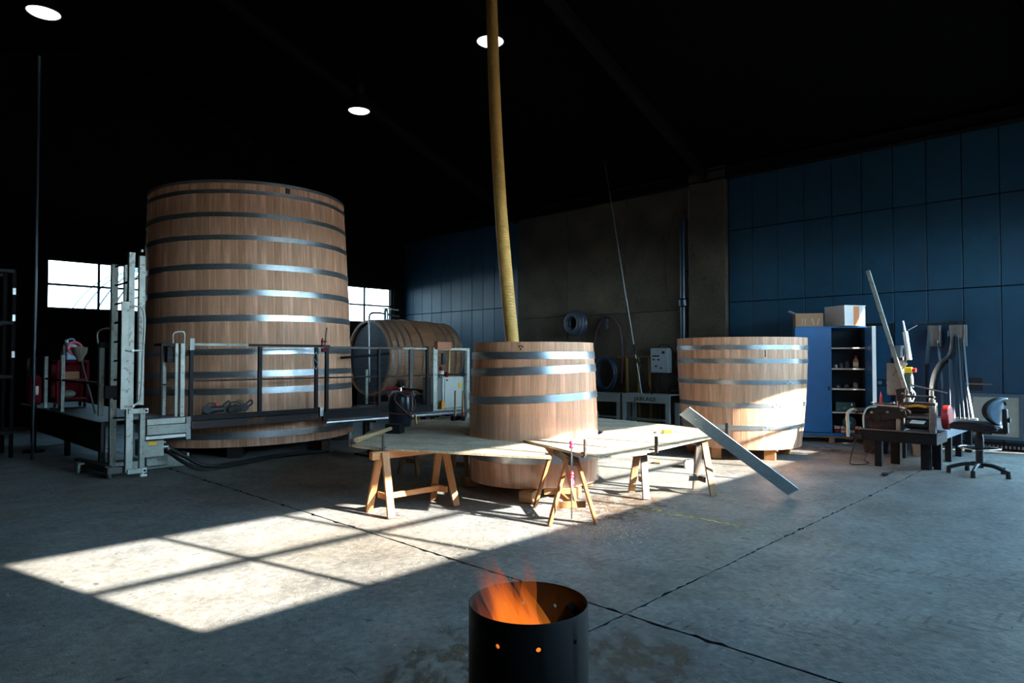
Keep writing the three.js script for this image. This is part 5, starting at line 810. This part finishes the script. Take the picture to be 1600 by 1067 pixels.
  M('handle_bar', tube([V(10.16, h(0.24), 2.98), V(10.12, h(0.27), 3.08), V(10.1, h(0.22), 3.14), V(10.1, h(0.02), 3.14), V(10.1, h(-0.12), 3.14)], 0.022), mat.cream, m); M('handle_boss', [cyl(V(10.2, h(0.26), 2.92), V(10.13, h(0.26), 3.06), 0.04), box(0.06, 0.03, 0.09, V(10.1, h(-0.13), 3.12)), box(0.05, 0.05, 0.2, V(10.14, h(-0.11), 3.07))], mat.brownSteel, m); M('pipe_brace', tube([V(10.15, h(0.02), 2.95), V(10.145, h(0.2), 2.95), V(10.16, h(0.3), 2.9), V(10.2, h(0.32), 2.8)], 0.012), mat.cream, m);
  // drilling column with its box and emergency stop
  const d = thingAt('drill_press', 'upright drill column with spindle, control box and red emergency stop behind the machine', 'drill', V(11.0, TH2, 2.64));
  M('column', slabBox(11.0, 11.08, TH2, 1.66, 2.66, 2.76), mat.dirtySteel, d); M('bracket_plate', slabBox(10.94, 11.0, 0.95, 1.42, 2.66, 2.86), std(lin(0.26, 0.27, 0.26), { map: wornMap }), d);
  M('motor', slabBox(10.92, 11.1, 1.50, 1.68, 2.66, 2.80, 0.012), std(lin(0.12, 0.13, 0.14)), d); M('spindle', [cyl(V(10.98, 1.47, 2.57), V(10.98, 1.88, 2.62), 0.035), cyl(V(10.98, 1.88, 2.62), V(10.98, 2.04, 2.645), 0.016, 0.012), bar(V(10.98, 1.90, 2.58), V(10.98, 1.97, 2.46), 0.012, 0.008)], std(lin(0.75, 0.76, 0.76), { metalness: 0.4, roughness: 0.3 }), d);
  M('control_box', slabBox(10.92, 11.0, 1.07, 1.27, 2.53, 2.63, 0.01), std(lin(0.04, 0.09, 0.09)), d); M('stop_housing', box(0.07, 0.085, 0.10, V(10.95, 1.32, 2.575), null, 0.012), mat.yellow, d); M('stop_button', cyl(V(10.95, 1.32, 2.525), V(10.95, 1.32, 2.48), 0.032), mat.red, d); M('lever_tube', cyl(V(10.92, 1.07, 2.52), V(10.92, 1.24, 2.53), 0.018), mat.white, d);
  M('wire', [tube([V(10.95, 1.07, 2.6), V(10.94, 0.95, 2.58), V(10.93, 0.88, 2.55), V(10.95, 0.7, 2.6)], 0.008), tube([V(10.98, 1.07, 2.57), V(10.96, 0.98, 2.5), V(10.96, 0.90, 2.52), V(10.97, 0.75, 2.6)], 0.008)], mat.white, d); M('linkage', [cyl(V(10.98, 1.47, 2.62), V(10.98, 1.35, 2.66), 0.02), cyl(V(10.97, 1.42, 2.60), V(10.97, 1.30, 2.70), 0.014), box(0.05, 0.06, 0.06, V(10.97, 1.43, 2.66))], mat.steel, d);
  const l = thingAt('long_lever', 'long pale square lever slanting up from the machine high above the cupboard', 'lever', V(10.9, 1.0, 2.6)); M('arm', bar(V(10.86, 0.80, 2.53), V(11.0, 2.82, 3.113), 0.055, 0.045, P3(0, 0, 1)), std(lin(0.34, 0.36, 0.31), { map: wornMap, metalness: 0.2, roughness: 0.45 }), l); M('pivot_plate', [bar(V(10.84, 1.05, 2.66), V(10.72, 0.74, 2.58), 0.12, 0.02, P3(0, 0, 1)), bar(V(10.84, 0.80, 2.60), V(10.72, 0.79, 2.86), 0.09, 0.02, P3(0, 1, 0))], mat.brownSteel, l); M('base_lug', slabBox(10.70, 10.92, TH2, 0.82, 2.52, 2.62), mat.brownSteel, l); M('pivot_pin', cyl(V(10.80, 0.98, 2.62), V(10.88, 0.98, 2.62), 0.02), mat.steel, l);
  const sq = thing('squeeze_bottle', 'small red bottle with a pointed tip standing behind the rounded cover', 'bottle', V(10.9, TH2, 2.93)); M('body', cyl(P3(0, 0, 0), P3(0, 0.42, 0), 0.02), mat.red, sq); M('tip', cyl(P3(0, 0.42, 0), P3(0, 0.50, 0), 0.016, 0.004), mat.pink, sq);
  tag(M('bucket', lathe([[0, 0], [0.16, 0], [0.2, 0.34], [0.205, 0.35], [0.195, 0.35], [0.155, 0.01], [0, 0.01]], 28).translate(11.6, 0, -3.2), mat.rubber), 'black bucket in the shadow under the steel bench', 'bucket');
  tag(M('bucket', lathe([[0, 0], [0.12, 0], [0.15, 0.30], [0.142, 0.30], [0.115, 0.01], [0, 0.01]], 24).translate(11.75, 0, -2.6), mat.greyPaint), 'grey pail under the steel bench, right of the black bucket', 'bucket');
  tag(M('floor_cable', tube([V(10.15, 0.4, 3.05), V(10.1, 0.05, 3.12), V(10.05, 0.012, 3.1), V(10.12, 0.012, 2.95), V(10.35, 0.012, 2.95), V(10.7, 0.012, 3.1), V(11.1, 0.2, 3.05)], 0.008, false, 60), mat.rubber), 'thin black cable trailing on the floor in front of the bench', 'cable');
  tag(M('rag', [ball(V(9.43, 0.02, 2.5), 0.07, 10, [1, 0.3, 0.6]), bar(V(9.4, 0.03, 2.46), V(9.5, 0.05, 2.42), 0.02, 0.02)], mat.rubber), 'small black scrap on the floor in front of the bench', 'scrap');
}
{ // steel bands hanging on the blue wall
  const t = thingAt('band_rack', 'wall rail with two wooden grips on the blue wall above the steel bands', 'rack', V(WX, 2.0, 2.6));
  M('rail', cyl(V(WX - 0.16, 2.08, 3.05), V(WX - 0.16, 2.13, 2.2), 0.014), mat.dirtySteel, t); M('stay', [2.82, 2.36].map((b) => cyl(V(WX, 2.1, b), V(WX - 0.17, 2.1, b), 0.012)), mat.dirtySteel, t);
  for (const [b, w] of [[2.70, 0.19], [2.36, 0.24]]) M('grip_block', [box(0.12, 0.36, w, V(WX - 0.16, 1.87, b), null, 0.008)], mat.greyWood, t); for (const b of [2.62, 2.27]) M('clip', box(0.06, 0.3, 0.03, V(WX - 0.2, 1.9, b)), mat.steel, t);
  const strip = (pts, w, m, label, side = P3(1, 0, 0.55)) => { // bent flat bands
    const c = new THREE.CatmullRomCurve3(pts.map((p) => V(...p))), n = 40, s = side.normalize(), pos = [], idx = [];
    for (let i = 0; i <= n; i++) { const p = c.getPointAt(i / n), tg = c.getTangentAt(i / n), x = s.clone().sub(tg.clone().multiplyScalar(s.dot(tg))).normalize(), nn = x.clone().cross(tg).multiplyScalar(0.002); for (const [u, v] of [[-1, -1], [1, -1], [1, 1], [-1, 1]]) { const q = p.clone().addScaledVector(x, u * w / 2).addScaledVector(nn, v); pos.push(q.x, q.y, q.z); } }
    for (let i = 0; i < n; i++) for (let k = 0; k < 4; k++) { const a = i * 4 + k, b = i * 4 + (k + 1) % 4; idx.push(a, b, a + 4, b, b + 4, a + 4); }
    idx.push(0, 2, 1, 0, 3, 2); const e = n * 4; idx.push(e, e + 1, e + 2, e, e + 2, e + 3);
    const g = new THREE.BufferGeometry(); g.setAttribute('position', new THREE.Float32BufferAttribute(pos, 3)); g.setAttribute('uv', new THREE.Float32BufferAttribute(pos.length / 3 * 2, 2)); g.setIndex(idx); const o = M('steel_band', toCreasedNormals(g, 0.6), m); tag(o, label, 'steel band', 'steel bands hung on the blue wall'); return o;
  };
  const dk = std(lin(0.06, 0.075, 0.09), { metalness: 0.6, roughness: 0.5 }), same = 'flat steel band hanging in the bundle on the blue wall';
  strip([[13.13, 1.95, 2.76], [13.02, 1.2, 2.79], [12.92, 0.505, 2.72]], 0.10, dk, 'broad dark steel band at the left of the wall bundle');
  strip([[13.13, 1.80, 2.64], [13.02, 1.1, 2.57], [12.92, 0.505, 2.55]], 0.05, mat.galv, 'narrow bright steel band behind the bowed one');
  strip([[12.90, 0.505, 2.66], [12.90, 0.9, 2.68], [12.92, 1.22, 2.64], [12.96, 1.40, 2.56], [13.02, 1.50, 2.47], [13.08, 1.62, 2.42], [13.12, 1.86, 2.40]], 0.17, mat.steel, 'wide bright steel band bowed into an arch against the bundle');
  strip([[13.13, 1.95, 2.47], [13.02, 1.1, 2.43], [12.92, 0.505, 2.40]], 0.11, dk, 'broad dark steel band in the middle of the wall bundle');
  const mid = std(lin(0.20, 0.23, 0.26), { metalness: 0.7, roughness: 0.45 }), where = ['first and leftmost narrow band of the fan', 'second narrow band of the fan from the bowed band', 'third narrow band of the fan from the bowed band', 'last narrow band of the fan, nearest the chair'];
  for (let i = 0; i < 4; i++) strip([[13.125, 1.9 - 0.03 * i, 2.38 - 0.035 * i], [13.02, 1.0, 2.34 - 0.045 * i], [12.93, i === 3 ? 0.525 : 0.505, 2.31 - 0.06 * i]], 0.035, i % 2 ? mid : dk, where[i] + ' on the blue wall');
}
{ // swivel chair
  const t = thing('swivel_chair', 'black swivel work chair with a foot ring at the right edge', 'chair', V(10.33, 0, 1.64), -95 * Math.PI / 180);
  // local +x towards the camera's right, where the back is
  for (let i = 0; i < 5; i++) { const x = i / 5 * 6.2832 + 0.28, d = P3(Math.cos(x), 0, Math.sin(x)); M('base_leg', [tube([P3(0, 0.135, 0).addScaledVector(d, 0.03), P3(0, 0.13, 0).addScaledVector(d, 0.16), P3(0, 0.075, 0).addScaledVector(d, 0.33)], 0.024, false, 14, 8), cyl(P3(0, 0.09, 0).addScaledVector(d, 0.33), P3(0, 0.0, 0).addScaledVector(d, 0.335), 0.026, 0.03, 12)], mat.plastic, t); }
  M('column', [cyl(P3(0, 0.09, 0), P3(0, 0.36, 0), 0.042), lathe([[0.042, 0.32], [0.05, 0.36], [0.05, 0.46], [0.03, 0.56], [0, 0.56]], 20)], mat.plastic, t);
  M('foot_ring', ring(P3(0, 0.345, 0), 0.225, 0.010, P3(0, 1, 0), 48), mat.chrome, t); M('ring_spoke', [0, 1, 2].map((i) => { const x = i * 2.094 + 0.5; return cyl(P3(Math.cos(x) * 0.04, 0.345, Math.sin(x) * 0.04), P3(Math.cos(x) * 0.225, 0.345, Math.sin(x) * 0.225), 0.010); }), mat.plastic, t);
  { const s = new THREE.Shape(); s.moveTo(-0.25, 0.03); s.quadraticCurveTo(-0.26, 0.075, -0.2, 0.08); s.quadraticCurveTo(0, 0.095, 0.2, 0.065); s.quadraticCurveTo(0.24, 0.06, 0.23, 0.03); s.quadraticCurveTo(0, 0.0, -0.25, 0.03); const g = new THREE.ExtrudeGeometry(s, { depth: 0.36, bevelEnabled: true, bevelSize: 0.02, bevelThickness: 0.03, bevelSegments: 4 }); g.translate(-0.01, 0.575, -0.18); M('seat', toCreasedNormals(g, 0.6), mat.plastic, t); }
  M('mechanism', [box(0.24, 0.05, 0.14, P3(0.06, 0.575, 0)), box(0.14, 0.016, 0.05, P3(0.09, 0.54, 0.08))], mat.plastic, t);
  M('back_arm', [bar(P3(0.12, 0.575, 0), P3(0.29, 0.575, 0), 0.07, 0.05), bar(P3(0.285, 0.55, 0), P3(0.275, 0.86, 0), 0.055, 0.07, P3(1, 0, 0), 0.015)], mat.plastic, t);
  { const s = new THREE.Shape(); s.moveTo(0.0, -0.165); s.bezierCurveTo(0.13, -0.165, 0.2, -0.09, 0.2, 0.0); s.bezierCurveTo(0.2, 0.10, 0.12, 0.165, 0, 0.165); s.bezierCurveTo(-0.12, 0.165, -0.2, 0.10, -0.2, 0.0); s.bezierCurveTo(-0.2, -0.09, -0.13, -0.165, 0, -0.165);
    const mk = (d, m, off, name, k) => { const g = new THREE.ExtrudeGeometry(s, { depth: d, bevelEnabled: true, bevelSize: 0.012, bevelThickness: 0.012, bevelSegments: 3, curveSegments: 20 }); g.scale(k, k, 1); const p = g.attributes.position; for (let i = 0; i < p.count; i++) { const x = p.getX(i), y = p.getY(i); p.setZ(i, p.getZ(i) + off - (x * x) * 2.4 - 0.0 * y * y); } g.rotateY(-Math.PI / 2 + Math.PI); g.rotateZ(-0.22); g.translate(0.235, 0.83, 0); return M(name, toCreasedNormals(prep(g), 0.6), m, t); };
    mk(0.03, mat.rubber, -0.045, 'back_cushion', 0.98); const sh2 = mk(0.012, std(lin(0.12, 0.17, 0.22), { roughness: 0.35 }), 0.012, 'back_shell', 1); }
  M('adjuster', [box(0.03, 0.05, 0.04, P3(0.285, 0.93, 0.03), [0, 0.3, 0.2]), cyl(P3(0.30, 0.72, 0), P3(0.335, 0.72, 0), 0.03)], mat.rubber, t);
}
renderer.render(scene, camera);
